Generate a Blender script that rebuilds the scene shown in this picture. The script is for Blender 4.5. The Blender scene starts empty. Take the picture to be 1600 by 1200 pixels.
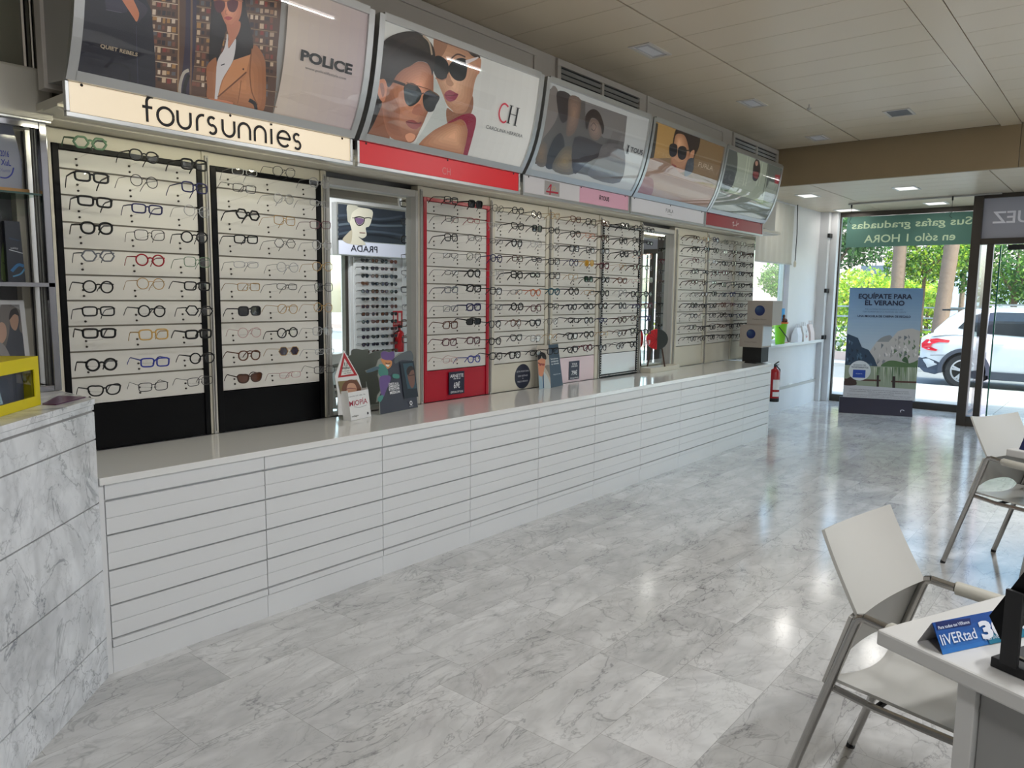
import bpy, bmesh, math, random
from mathutils import Vector as V, Matrix
from mathutils.geometry import tessellate_polygon
random.seed(7)
PI = math.pi
SC = bpy.context.scene
COL = SC.collection

# ---------------------------------------------------------------- camera
CF, CYAW, CPIT, CROL = 1173.48, math.radians(50.499), math.radians(-6.8504), math.radians(0.67576)
CAMPOS = V((0, 0, 1.55))
_f = V((math.cos(CPIT)*math.sin(CYAW), math.cos(CPIT)*math.cos(CYAW), math.sin(CPIT)))
_r = _f.cross(V((0, 0, 1))).normalized()
_u = _r.cross(_f)
RIGHT = _r*math.cos(CROL) + _u*math.sin(CROL)
UP = _u*math.cos(CROL) - _r*math.sin(CROL)
FWD = _f
cam = bpy.data.cameras.new('camera')
cam_o = bpy.data.objects.new('camera', cam)
COL.objects.link(cam_o)
cam.sensor_width = 36
cam.lens = CF/1600*36
cam.clip_start = 0.02
cam.clip_end = 300
m = Matrix((RIGHT, UP, -FWD)).transposed().to_4x4()
m.translation = CAMPOS
cam_o.matrix_world = m
SC.camera = cam_o

# ---------------------------------------------------------------- colour management, sky, sun
vs = SC.view_settings
vs.view_transform = 'Standard'
vs.look = 'None'
vs.gamma = 1
vs.use_curve_mapping = False
vs.exposure = 0.0
SC.cycles.max_bounces = 10
SC.cycles.diffuse_bounces = 5
SC.cycles.glossy_bounces = 5
SC.cycles.transparent_max_bounces = 40
SC.cycles.sample_clamp_indirect = 6

world = bpy.data.worlds.new('sky')
SC.world = world
world.use_nodes = True
wn = world.node_tree
wn.nodes.clear()
wo = wn.nodes.new('ShaderNodeOutputWorld')
bg = wn.nodes.new('ShaderNodeBackground')
sk = wn.nodes.new('ShaderNodeTexSky')
sk.sky_type = 'NISHITA'
sk.sun_disc = False
sk.sun_elevation = math.radians(58)
sk.sun_rotation = math.radians(200)
sk.air_density = 1.0
sk.dust_density = 2.5
wn.links.new(sk.outputs[0], bg.inputs[0])
wn.links.new(bg.outputs[0], wo.inputs[0])
bg.inputs[1].default_value = 0.95

def lamp(name, kind, loc, energy, color=(1, 1, 1), rot=(0, 0, 0), parent=None, **kw):
    l = bpy.data.lights.new(name, kind)
    l.energy = energy
    l.color = color
    for k, x in kw.items():
        setattr(l, k, x)
    o = bpy.data.objects.new(name, l)
    o.location = loc
    o.rotation_euler = rot
    COL.objects.link(o)
    if parent:
        o.parent = parent
    return o
SUN_E, SUN_A = math.radians(57), math.radians(-101)   # elevation; the sun stands behind the shop, to the left
sd = V((math.cos(SUN_E)*math.cos(SUN_A), math.cos(SUN_E)*math.sin(SUN_A), math.sin(SUN_E)))
sun = lamp('sun', 'SUN', (0, 0, 30), 5.2, (1, .95, .86), angle=math.radians(.6))
sun.rotation_euler = sd.to_track_quat('Z', 'Y').to_euler()

# ---------------------------------------------------------------- helpers: picture points to places
def ray(px, py):
    return RIGHT*((px-800)/CF) - UP*((py-600)/CF) + FWD
def on(px, py, ax, val):
    d = ray(px, py)
    i = 'xyz'.index(ax)
    return CAMPOS + d*((val-CAMPOS[i])/d[i])
def onp(px, py, p, n):
    d = ray(px, py)
    return CAMPOS + d*((V(p)-CAMPOS).dot(V(n))/d.dot(V(n)))

# ---------------------------------------------------------------- helpers: materials
def lin(c):
    return tuple(((x/255)/12.92 if x/255 <= .04045 else ((x/255+.055)/1.055)**2.4) for x in c[:3]) + (1,)
MATS = {}
def mat(name, col, rough=.5, metal=0, emit=0, ecol=None, trans=0, spec=.5, coat=0, bump=0, bscale=200, vary=0, vscale=6):
    if name in MATS:
        return MATS[name]
    mm = bpy.data.materials.new(name)
    mm.use_nodes = True
    nt = mm.node_tree
    b = nt.nodes['Principled BSDF']
    b.inputs['Base Color'].default_value = lin(col)
    b.inputs['Roughness'].default_value = rough
    b.inputs['Metallic'].default_value = metal
    b.inputs['Specular IOR Level'].default_value = spec
    b.inputs['Transmission Weight'].default_value = trans
    b.inputs['Coat Weight'].default_value = coat
    b.inputs['Coat Roughness'].default_value = .05
    if emit:
        b.inputs['Emission Color'].default_value = lin(ecol or col)
        b.inputs['Emission Strength'].default_value = emit
    if bump or vary:
        tc = nt.nodes.new('ShaderNodeTexCoord')
        no = nt.nodes.new('ShaderNodeTexNoise')
        no.inputs['Scale'].default_value = bscale if bump else vscale
        no.inputs['Detail'].default_value = 4
        nt.links.new(tc.outputs['Object'], no.inputs['Vector'])
        if bump:
            bu = nt.nodes.new('ShaderNodeBump')
            bu.inputs['Strength'].default_value = bump
            bu.inputs['Distance'].default_value = .002
            nt.links.new(no.outputs['Fac'], bu.inputs['Height'])
            nt.links.new(bu.outputs['Normal'], b.inputs['Normal'])
        if vary:
            mx = nt.nodes.new('ShaderNodeMix')
            mx.data_type = 'RGBA'
            c = lin(col)
            mx.inputs[6].default_value = tuple(x*(1-vary) for x in c[:3])+(1,)
            mx.inputs[7].default_value = tuple(min(1, x*(1+vary)) for x in c[:3])+(1,)
            nt.links.new(no.outputs['Fac'], mx.inputs[0])
            nt.links.new(mx.outputs[2], b.inputs['Base Color'])
    MATS[name] = mm
    return mm
def glassy(name, tint=(255, 255, 255), refl=1.0, ior=1.45):
    """thin clear sheet: mostly see-through, mirror-like at grazing angles"""
    if name in MATS:
        return MATS[name]
    mm = bpy.data.materials.new(name)
    mm.use_nodes = True
    nt = mm.node_tree
    nt.nodes.clear()
    o = nt.nodes.new('ShaderNodeOutputMaterial')
    t = nt.nodes.new('ShaderNodeBsdfTransparent')
    t.inputs[0].default_value = lin(tint)
    g = nt.nodes.new('ShaderNodeBsdfGlossy')
    g.inputs['Roughness'].default_value = .02
    lw = nt.nodes.new('ShaderNodeLayerWeight')
    lw.inputs['Blend'].default_value = .5
    pw = nt.nodes.new('ShaderNodeMath')
    pw.operation = 'POWER'
    pw.inputs[1].default_value = 5
    nt.links.new(lw.outputs['Facing'], pw.inputs[0])
    fr = nt.nodes.new('ShaderNodeMath')
    fr.operation = 'MULTIPLY_ADD'
    fr.inputs[1].default_value = .955
    fr.inputs[2].default_value = .045
    nt.links.new(pw.outputs[0], fr.inputs[0])
    mu = nt.nodes.new('ShaderNodeMath')
    mu.operation = 'MULTIPLY'
    mu.use_clamp = True
    mu.inputs[1].default_value = refl
    mx = nt.nodes.new('ShaderNodeMixShader')
    nt.links.new(fr.outputs[0], mu.inputs[0])
    nt.links.new(mu.outputs[0], mx.inputs[0])
    nt.links.new(t.outputs[0], mx.inputs[1])
    nt.links.new(g.outputs[0], mx.inputs[2])
    nt.links.new(mx.outputs[0], o.inputs[0])
    MATS[name] = mm
    return mm
def attr_mat(name, rough=.5, emit=0, transl=0, coat=0):
    """colours come from the mesh itself: printed pictures, leaves"""
    if name in MATS:
        return MATS[name]
    mm = bpy.data.materials.new(name)
    mm.use_nodes = True
    nt = mm.node_tree
    b = nt.nodes['Principled BSDF']
    a = nt.nodes.new('ShaderNodeAttribute')
    a.attribute_name = 'Col'
    nt.links.new(a.outputs['Color'], b.inputs['Base Color'])
    b.inputs['Roughness'].default_value = rough
    b.inputs['Coat Weight'].default_value = coat
    if emit:
        nt.links.new(a.outputs['Color'], b.inputs['Emission Color'])
        b.inputs['Emission Strength'].default_value = emit
    if transl:
        tr = nt.nodes.new('ShaderNodeBsdfTranslucent')
        nt.links.new(a.outputs['Color'], tr.inputs[0])
        mx = nt.nodes.new('ShaderNodeMixShader')
        mx.inputs[0].default_value = transl
        nt.links.new(b.outputs[0], mx.inputs[1])
        nt.links.new(tr.outputs[0], mx.inputs[2])
        nt.links.new(mx.outputs[0], nt.nodes['Material Output'].inputs[0])
    MATS[name] = mm
    return mm

# ---------------------------------------------------------------- helpers: meshes and things
WM = {}
def setp(o, label=None, cat=None, group=None, kind=None):
    for k, x in (('label', label), ('category', cat), ('group', group), ('kind', kind)):
        if x:
            o[k] = x
    return o
def thing(name, label, cat, loc=(0, 0, 0), rz=0, group=None, kind=None):
    o = bpy.data.objects.new(name, None)
    o.empty_display_size = .05
    COL.objects.link(o)
    o.location = loc
    o.rotation_euler = (0, 0, rz)
    WM[o.name] = Matrix.Translation(V(loc)) @ Matrix.Rotation(rz, 4, 'Z')
    return setp(o, label, cat, group, kind)
class MB:
    def __init__(s):
        s.v, s.f, s.m, s.sm, s.c = [], [], [], [], []
    def add(s, vs, fs, mi=0, smooth=False, col=None):
        n = len(s.v)
        s.v += [V(p) for p in vs]
        for f in fs:
            s.f.append([i+n for i in f])
            s.m.append(mi)
            s.sm.append(smooth)
            s.c.append(col)
        return s
    def box(s, x0, y0, z0, x1, y1, z1, mi=0, mx=None):
        p = [V((x, y, z)) for z in (z0, z1) for y in (y0, y1) for x in (x0, x1)]
        if mx is not None:
            p = [mx @ q for q in p]
        return s.add(p, [(0, 2, 3, 1), (4, 5, 7, 6), (0, 1, 5, 4), (2, 6, 7, 3), (0, 4, 6, 2), (1, 3, 7, 5)], mi)
    def bar(s, a, b, w, h, up=(0, 0, 1), mi=0):
        """rectangular bar from a to b, w wide, h tall"""
        a, b = V(a), V(b)
        d = (b-a).normalized()
        sd_ = d.cross(V(up)).normalized()
        u = sd_.cross(d)
        p = [q + sd_*sx*w/2 + u*sz*h/2 for q in (a, b) for sx, sz in ((-1, -1), (1, -1), (1, 1), (-1, 1))]
        return s.add(p, [(0, 3, 2, 1), (4, 5, 6, 7), (0, 1, 5, 4), (1, 2, 6, 5), (2, 3, 7, 6), (3, 0, 4, 7)], mi)
    def tube(s, pts, r, n=8, mi=0, closed=False, flat=1.0, caps=True, smooth=True, up=None):
        pts = [V(p) for p in pts]
        k = len(pts)
        rs = r if isinstance(r, (list, tuple)) else [r]*k
        vs, fs = [], []
        nrm = None
        for i, p in enumerate(pts):
            if closed:
                t = pts[(i+1) % k]-pts[i-1]
            else:
                t = pts[min(i+1, k-1)]-pts[max(i-1, 0)]
            t.normalize()
            if nrm is None:
                ref = V(up) if up else (V((0, 0, 1)) if abs(t.z) < .9 else V((1, 0, 0)))
                nrm = (ref-t*ref.dot(t)).normalized()
            else:
                nrm = (nrm-t*nrm.dot(t)).normalized()
            bi = t.cross(nrm)
            for j in range(n):
                a = 2*PI*j/n
                vs.append(p+nrm*math.cos(a)*rs[i]+bi*math.sin(a)*rs[i]*flat)
        for i in range(k if closed else k-1):
            for j in range(n):
                a, b = i*n+j, i*n+(j+1) % n
                c, d = ((i+1) % k)*n+(j+1) % n, ((i+1) % k)*n+j
                fs.append((a, b, c, d))
        s.add(vs, fs, mi, smooth)
        if caps and not closed:
            s.add(vs[:n], [tuple(reversed(range(n)))], mi)
            s.add(vs[-n:], [tuple(range(n))], mi)
        return s
    def lathe(s, prof, c=(0, 0, 0), n=20, mi=0, axis='z', smooth=True, mx=None, caps=True):
        c = V(c)
        vs, fs = [], []
        for r, h in prof:
            for j in range(n):
                a = 2*PI*j/n
                p = {'z': V((r*math.cos(a), r*math.sin(a), h)), 'y': V((r*math.cos(a), h, -r*math.sin(a))),
                     'x': V((h, r*math.cos(a), r*math.sin(a)))}[axis]
                vs.append(c+p if mx is None else mx @ p)
        for i in range(len(prof)-1):
            for j in range(n):
                fs.append((i*n+j, i*n+(j+1) % n, (i+1)*n+(j+1) % n, (i+1)*n+j))
        s.add(vs, fs, mi, smooth)
        if prof[0][0] > 1e-6 and caps:
            s.add(vs[:n], [tuple(reversed(range(n)))], mi)
        if prof[-1][0] > 1e-6 and caps:
            s.add(vs[-n:], [tuple(range(n))], mi)
        return s
    def prism(s, poly, fn, d0, d1, mi=0, smooth=False, caps=True):
        """2d outline pushed from depth d0 to d1; fn(u, v, d) gives the point"""
        n = len(poly)
        a = [fn(u, v, d0) for u, v in poly]
        b = [fn(u, v, d1) for u, v in poly]
        s.add(a+b, [(i, (i+1) % n, n+(i+1) % n, n+i) for i in range(n)], mi, smooth)
        if caps:
            tri = tessellate_polygon([[V((u, v, 0)) for u, v in poly]])
            s.add(a, [tuple(reversed(t)) for t in tri], mi)
            s.add(b, [tuple(t) for t in tri], mi)
        return s
    def ball(s, c, r, n=14, k=8, mi=0, mx=None):
        rx, ry, rz = r if isinstance(r, (list, tuple)) else (r, r, r)
        vs, fs = [], []
        c = V(c)
        for i in range(k+1):
            t = PI*i/k
            for j in range(n):
                a = 2*PI*j/n
                p = V((rx*math.sin(t)*math.cos(a), ry*math.sin(t)*math.sin(a), rz*math.cos(t)))
                vs.append(c+(mx @ p if mx is not None else p))
        for i in range(k):
            for j in range(n):
                fs.append((i*n+j, (i+1)*n+j, (i+1)*n+(j+1) % n, i*n+(j+1) % n))
        return s.add(vs, fs, mi, True)
    def grid(s, fn, nu, nv, mi=0, smooth=True):
        vs = [fn(i/nu, j/nv) for j in range(nv+1) for i in range(nu+1)]
        fs = [(j*(nu+1)+i, j*(nu+1)+i+1, (j+1)*(nu+1)+i+1, (j+1)*(nu+1)+i) for j in range(nv) for i in range(nu)]
        return s.add(vs, fs, mi, smooth)
    def mesh(s, name, mats, inv=None, fix=True):
        vs = s.v if inv is None else [inv @ p for p in s.v]
        me = bpy.data.meshes.new(name)
        me.from_pydata([tuple(p) for p in vs], [], s.f)
        for mm in (mats if isinstance(mats, (list, tuple)) else [mats]):
            me.materials.append(mm)
        me.polygons.foreach_set('material_index', s.m)
        me.polygons.foreach_set('use_smooth', s.sm)
        if any(c is not None for c in s.c):
            at = me.color_attributes.new('Col', 'FLOAT_COLOR', 'CORNER')
            out = []
            for f, c in zip(s.f, s.c):
                if c and isinstance(c[0], (tuple, list)):
                    for q in c:
                        out += q
                else:
                    out += list(c or (1, 1, 1, 1))*len(f)
            at.data.foreach_set('color', out)
        if fix:
            bm = bmesh.new()
            bm.from_mesh(me)
            bmesh.ops.recalc_face_normals(bm, faces=bm.faces)
            bm.to_mesh(me)
            bm.free()
        me.update()
        return me
    def build(s, name, mats, parent=None, bevel=0, world=True, label=None, fix=True, loc=None, sharp=40):
        if parent is not None:
            wm = WM[parent.name]
            me = s.mesh(name, mats, wm.inverted() if world else None, fix)
            o = bpy.data.objects.new(name, me)
            COL.objects.link(o)
            o.parent = parent
            WM[o.name] = wm
        else:
            if loc is None:
                xs = [p.x for p in s.v]
                ys = [p.y for p in s.v]
                loc = V(((min(xs)+max(xs))/2, (min(ys)+max(ys))/2, min(p.z for p in s.v)))
            wm = Matrix.Translation(V(loc))
            me = s.mesh(name, mats, wm.inverted(), fix)
            o = bpy.data.objects.new(name, me)
            COL.objects.link(o)
            o.location = loc
            WM[o.name] = wm
        if any(s.sm):
            me.set_sharp_from_angle(angle=math.radians(sharp))
        if bevel:
            bv = o.modifiers.new('bevel', 'BEVEL')
            bv.width = bevel
            bv.segments = 2
            bv.limit_method = 'ANGLE'
        if label:
            o['label'] = label
        return o
def struct(name, mb, mats, bevel=0, label=None, parent=None):
    o = mb.build(name, mats, parent, bevel)
    if parent is None:
        o['kind'] = 'structure'
    if label:
        o['label'] = label
    return o
def single(name, mb, mats, label, cat, group=None, bevel=0, kind=None):
    return setp(mb.build(name, mats, None, bevel), label, cat, group, kind)
def kids(o):
    return [c for c in KIDS.get(o.name, [])]
KIDS = {}
def index_kids():
    KIDS.clear()
    for o in bpy.data.objects:
        if o.parent:
            KIDS.setdefault(o.parent.name, []).append(o)
def dup(o, loc=None, rot=None, parent=None):
    c = o.copy()
    COL.objects.link(c)
    if loc is not None:
        c.location = loc
    if rot is not None:
        c.rotation_euler = rot
    if parent is not None:
        c.parent = parent
    for ch in kids(o):
        dup(ch, parent=c)
    return c

# ---------------------------------------------------------------- helpers: lettering and printed pictures
_TX = {}
def text_geo(txt, bold=0.0, shear=0.0):
    key = (txt, bold, shear)
    if key in _TX:
        return _TX[key]
    cu = bpy.data.curves.new('t', 'FONT')
    cu.body = txt
    cu.size = 1
    cu.offset = bold
    cu.shear = shear
    cu.align_x = 'LEFT'
    cu.resolution_u = 3
    ob = bpy.data.objects.new('t', cu)
    me = bpy.data.meshes.new_from_object(ob)
    vs = [(p.co.x, p.co.y) for p in me.vertices]
    fs = [tuple(p.vertices) for p in me.polygons]
    bpy.data.objects.remove(ob)
    bpy.data.curves.remove(cu)
    bpy.data.meshes.remove(me)
    _TX[key] = (vs, fs)
    return vs, fs
def spline(pts, k=5, closed=True):
    n = len(pts)
    out = []
    for i in range(n if closed else n-1):
        g = (lambda q: pts[q % n]) if closed else (lambda q: pts[max(0, min(n-1, q))])
        p0, p1, p2, p3 = g(i-1), g(i), g(i+1), g(i+2)
        for j in range(k):
            t = j/k
            out.append(tuple(.5*(2*b+(c-a)*t+(2*a-5*b+4*c-d)*t*t+(3*b-a-3*c+d)*t**3)
                             for a, b, c, d in zip(p0, p1, p2, p3)))
    if not closed:
        out.append(tuple(pts[-1]))
    return out
class Flat:
    """a flat face: o corner, u and v unit axes, n towards the viewer"""
    def __init__(s, o, u, v):
        s.o, s.u, s.v = V(o), V(u).normalized(), V(v).normalized()
        s.n = s.u.cross(s.v).normalized()
        s.levels = []
    def uv(s, px, py):
        p = onp(px, py, s.o, s.n)-s.o
        return (p.dot(s.u), p.dot(s.v))
    def pos(s, u, v, off):
        return s.o+s.u*u+s.v*v+s.n*off
PROF = [(2.306, 3.076), (2.345, 3.050), (2.39, 3.024), (2.44, 3.0), (2.50, 2.977), (2.57, 2.957), (2.65, 2.94), (2.73, 2.926), (2.81, 2.914), (2.875, 2.906)]
def prof(z):
    if z <= PROF[0][0]:
        return PROF[0][1]+(PROF[0][0]-z)*.6
    for (a, ya), (b, yb) in zip(PROF, PROF[1:]):
        if z <= b:
            return ya+(yb-ya)*(z-a)/(b-a)
    return PROF[-1][1]
class Curved:
    """the bulging poster face: u runs along the wall, v is height"""
    levels = [z for z, y in PROF[1:-1]]
    def uv(s, px, py):
        y = 2.98
        for _ in range(12):
            p = on(px, py, 'y', y)
            y = prof(min(max(p.z, 2.3), 2.9))
        return (p.x, p.z)
    def pos(s, u, v, off):
        return V((u, prof(v)-off, v))
class Art:
    STEP = .00035
    def __init__(s, surf, clip=None, off=.0004):
        s.S, s.clip, s.lay, s.off = surf, clip, [], off
        s.lv, s.held = -1, False
    def hold(s, on_):
        """shapes that do not overlap share one layer"""
        s.lv += 1
        s.held = on_
    def tri(s, vs, fs, col):
        if not s.held:
            s.lv += 1
        s.lay.append((vs, fs, lin(col), s.lv))
    def uvpoly(s, pts, col):
        t = tessellate_polygon([[V((u, v, 0)) for u, v in pts]])
        s.tri(pts, [tuple(x) for x in t], col)
    def poly(s, pts, col, smooth=True, k=4):
        q = spline(pts, k) if smooth else pts
        s.uvpoly([s.S.uv(*p) for p in q], col)
    def rect(s, u0, v0, u1, v1, col):
        s.tri([(u0, v0), (u1, v0), (u1, v1), (u0, v1)], [(0, 1, 2, 3)], col)
    def stroke(s, pts, w, col, smooth=True, k=4, closed=False, uv=False):
        q = spline(pts, k, closed) if smooth and len(pts) > 2 else list(pts)
        if not uv:
            q = [s.S.uv(*p) for p in q]
        n = len(q)
        L, R = [], []
        for i in range(n):
            a, b = (q[i-1], q[(i+1) % n]) if closed else (q[max(i-1, 0)], q[min(i+1, n-1)])
            dx, dy = b[0]-a[0], b[1]-a[1]
            l = math.hypot(dx, dy) or 1
            ww = (w[0]+(w[1]-w[0])*i/(n-1)) if isinstance(w, tuple) else w
            L.append((q[i][0]-dy/l*ww/2, q[i][1]+dx/l*ww/2))
            R.append((q[i][0]+dy/l*ww/2, q[i][1]-dx/l*ww/2))
        fs = [(i, (i+1) % n, n+(i+1) % n, n+i) for i in range(n if closed else n-1)]
        s.tri(L+R, fs, col)
    def disc(s, u, v, ru, rv, col, n=28):
        s.uvpoly([(u+ru*math.cos(2*PI*i/n), v+rv*math.sin(2*PI*i/n)) for i in range(n)], col)
    def text(s, txt, u, v, h, col, w=None, bold=0.0, mirror=False, align='c', shear=0.0):
        """h: capital height; w: forced width; (u, v) middle (or left) of the line at mid height"""
        vs, fs = text_geo(txt, bold, shear)
        if not vs:
            return
        x0, x1 = min(p[0] for p in vs), max(p[0] for p in vs)
        k = h/.69
        kx = (w/(x1-x0)) if w else k
        W = (x1-x0)*kx
        st = u-W/2 if align == 'c' else (u if align == 'l' else u-W)
        pts = [((W-(p[0]-x0)*kx if mirror else (p[0]-x0)*kx)+st, v-h/2+p[1]*k) for p in vs]
        s.tri(pts, fs, col)
    def build(s, name, parent, mt, label=None):
        mb = MB()
        for vs, fs, col, i in s.lay:
            bm = bmesh.new()
            bv = [bm.verts.new((u, v, 0)) for u, v in vs]
            for f in fs:
                try:
                    bm.faces.new([bv[j] for j in f])
                except ValueError:
                    pass
            cuts = []
            if s.clip:
                u0, v0, u1, v1 = s.clip
                cuts = [((u0, 0, 0), (-1, 0, 0)), ((u1, 0, 0), (1, 0, 0)), ((0, v0, 0), (0, -1, 0)), ((0, v1, 0), (0, 1, 0))]
            for co, no in cuts:
                bmesh.ops.bisect_plane(bm, geom=bm.verts[:]+bm.edges[:]+bm.faces[:], plane_co=co, plane_no=no, clear_outer=True)
            for z in s.S.levels:
                bmesh.ops.bisect_plane(bm, geom=bm.verts[:]+bm.edges[:]+bm.faces[:], plane_co=(0, z, 0), plane_no=(0, 1, 0))
            bm.verts.index_update()
            off = s.off+s.STEP*i if s.lv < 24 else s.off+.0075*i/s.lv
            mb.add([s.S.pos(q.co.x, q.co.y, off) for q in bm.verts],
                   [[q.index for q in f.verts] for f in bm.faces], 0, False, col)
            bm.free()
        return mb.build(name, mt, parent, fix=False, label=label)
# ================================================================ materials
def marble(name, base, dark, tiles, rough, vein=1.0, vscale=1.6, clear=.0):
    mm = bpy.data.materials.new(name)
    mm.use_nodes = True
    nt = mm.node_tree
    b = nt.nodes['Principled BSDF']
    b.inputs['Roughness'].default_value = rough
    b.inputs['Coat Weight'].default_value = clear
    b.inputs['Specular IOR Level'].default_value = .75
    b.inputs['Coat Roughness'].default_value = .06
    def mk(t, k):
        x = nt.nodes.new(t)
        for a, c in k.items():
            setattr(x, a, c)
        return x
    def math_(op, a, bb=None, cc=None):
        x = mk('ShaderNodeMath', {'operation': op})
        for i, q in enumerate((a, bb, cc)):
            if q is None:
                continue
            if isinstance(q, (int, float)):
                x.inputs[i].default_value = q
            else:
                nt.links.new(q, x.inputs[i])
        return x.outputs[0]
    tc = mk('ShaderNodeTexCoord', {})
    vec = tc.outputs['Object']
    grout = None
    tint = None
    if tiles:
        tw, th = tiles
        sep = mk('ShaderNodeSeparateXYZ', {})
        geo = mk('ShaderNodeNewGeometry', {})
        nt.links.new(geo.outputs['Position'], sep.inputs[0])
        vec = geo.outputs['Position']
        yr = math_('DIVIDE', sep.outputs[1], th)
        row = math_('FLOOR', yr)
        wnr = mk('ShaderNodeTexWhiteNoise', {'noise_dimensions': '1D'})
        nt.links.new(row, wnr.inputs['W'])
        xr = math_('ADD', math_('DIVIDE', sep.outputs[0], tw), math_('MULTIPLY', wnr.outputs[0], 7.31))
        colm = math_('FLOOR', xr)
        cmb = mk('ShaderNodeCombineXYZ', {})
        nt.links.new(row, cmb.inputs[0])
        nt.links.new(colm, cmb.inputs[1])
        wn3 = mk('ShaderNodeTexWhiteNoise', {'noise_dimensions': '2D'})
        nt.links.new(cmb.outputs[0], wn3.inputs['Vector'])
        sc = mk('ShaderNodeVectorMath', {'operation': 'SCALE'})
        nt.links.new(wn3.outputs['Color'], sc.inputs[0])
        sc.inputs['Scale'].default_value = 23
        ad = mk('ShaderNodeVectorMath', {'operation': 'ADD'})
        nt.links.new(vec, ad.inputs[0])
        nt.links.new(sc.outputs[0], ad.inputs[1])
        vec = ad.outputs[0]
        tint = wn3.outputs['Value']
        fy, fx = math_('FRACT', yr), math_('FRACT', xr)
        ey = math_('MULTIPLY', math_('MINIMUM', fy, math_('SUBTRACT', 1, fy)), th)
        ex = math_('MULTIPLY', math_('MINIMUM', fx, math_('SUBTRACT', 1, fx)), tw)
        grout = math_('LESS_THAN', math_('MINIMUM', ex, ey), .0011)
    def noise(s, d, dist, rot=None):
        x = mk('ShaderNodeTexNoise', {})
        x.inputs['Scale'].default_value = s
        x.inputs['Detail'].default_value = d
        x.inputs['Roughness'].default_value = .6
        x.inputs['Distortion'].default_value = dist
        nt.links.new(rot or vec, x.inputs['Vector'])
        return x.outputs['Fac']
    mp = mk('ShaderNodeMapping', {})
    nt.links.new(vec, mp.inputs[0])
    mp.inputs['Rotation'].default_value = (.3, .4, .75)
    mp.inputs['Scale'].default_value = (1, 2.1, 1.4)
    st = mp.outputs[0]
    cloud = noise(vscale*.9, 5, .6, st)
    def veins(s, dist, width, d=5):
        n = noise(s, d, dist, st)
        a = math_('ABSOLUTE', math_('SUBTRACT', n, .5))
        x = mk('ShaderNodeMapRange', {})
        nt.links.new(a, x.inputs[0])
        x.inputs[1].default_value = 0
        x.inputs[2].default_value = width
        x.inputs[3].default_value = 1
        x.inputs[4].default_value = 0
        return x.outputs[0]
    v1 = math_('MULTIPLY', veins(vscale, .8, .012), math_('MULTIPLY_ADD', cloud, 1.6, -.25))
    v2 = math_('MULTIPLY', veins(vscale*2.3, 1.0, .016), .22)
    v3 = math_('MULTIPLY', veins(vscale*.55, 2.0, .10, 3), .28)
    vo = mk('ShaderNodeTexVoronoi', {'feature': 'DISTANCE_TO_EDGE'})
    vo.inputs['Scale'].default_value = vscale*1.5
    dn = mk('ShaderNodeTexNoise', {})
    dn.inputs['Scale'].default_value = vscale*2.4
    dn.inputs['Detail'].default_value = 5
    nt.links.new(st, dn.inputs['Vector'])
    dv = mk('ShaderNodeVectorMath', {'operation': 'MULTIPLY_ADD'})
    nt.links.new(dn.outputs['Color'], dv.inputs[0])
    dv.inputs[1].default_value = (.42, .42, .42)
    nt.links.new(st, dv.inputs[2])
    nt.links.new(dv.outputs[0], vo.inputs['Vector'])
    cr = mk('ShaderNodeMapRange', {})
    nt.links.new(vo.outputs['Distance'], cr.inputs[0])
    cr.inputs[1].default_value = 0
    cr.inputs[2].default_value = .022
    cr.inputs[3].default_value = 1
    cr.inputs[4].default_value = 0
    mask = noise(vscale*1.3, 2, .3)
    mk_ = mk('ShaderNodeMapRange', {})
    nt.links.new(mask, mk_.inputs[0])
    mk_.inputs[1].default_value = .42
    mk_.inputs[2].default_value = .68
    v4 = math_('MULTIPLY', math_('MULTIPLY', cr.outputs[0], mk_.outputs[0]), .62)
    v3 = math_('ADD', v3, v4)
    tot = math_('MINIMUM', math_('MAXIMUM', math_('MULTIPLY', math_('ADD', math_('ADD', v1, v2), v3), vein), 0), 1)
    cl = mk('ShaderNodeMapRange', {})
    nt.links.new(cloud, cl.inputs[0])
    cl.inputs[1].default_value = .38
    cl.inputs[2].default_value = .72
    c0 = mk('ShaderNodeMix', {'data_type': 'RGBA'})
    nt.links.new(cl.outputs[0], c0.inputs[0])
    c0.inputs[6].default_value = lin(base)
    c0.inputs[7].default_value = lin(tuple(x*.86 for x in base))
    c1 = mk('ShaderNodeMix', {'data_type': 'RGBA'})
    nt.links.new(tot, c1.inputs[0])
    nt.links.new(c0.outputs[2], c1.inputs[6])
    c1.inputs[7].default_value = lin(dark)
    out = c1.outputs[2]
    if tiles:
        hs = mk('ShaderNodeHueSaturation', {})
        nt.links.new(out, hs.inputs['Color'])
        nt.links.new(math_('MULTIPLY_ADD', tint, .17, .90), hs.inputs['Value'])
        c2 = mk('ShaderNodeMix', {'data_type': 'RGBA'})
        nt.links.new(math_('MULTIPLY', grout, .5), c2.inputs[0])
        nt.links.new(hs.outputs[0], c2.inputs[6])
        c2.inputs[7].default_value = lin((120, 116, 110))
        out = c2.outputs[2]
    nt.links.new(out, b.inputs['Base Color'])
    MATS[name] = mm
    return mm
M_floor = marble('floor_marble', (224, 224, 223), (112, 111, 113), (.67, .335), .13, .68, 1.8)
M_block = marble('block_marble', (236, 238, 242), (112, 116, 124), None, .22, .8, 2.2)
M_ceil = mat('ceiling_metal', (203, 188, 164), .34, spec=.6)
M_gap = mat('shadow_gap', (52, 46, 40), .8)
M_beam = mat('beam_paint', (150, 130, 100), .55, vary=.04)
M_wall = mat('wall_paint', (214, 214, 215), .5, vary=.03)
M_wall2 = mat('fascia_laminate', (192, 186, 178), .4)
M_lam = mat('white_laminate', (226, 227, 228), .38)
M_white = mat('white_gloss', (234, 234, 232), .12, coat=.3)
M_alu = mat('aluminium', (196, 197, 196), .32, .85)
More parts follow.
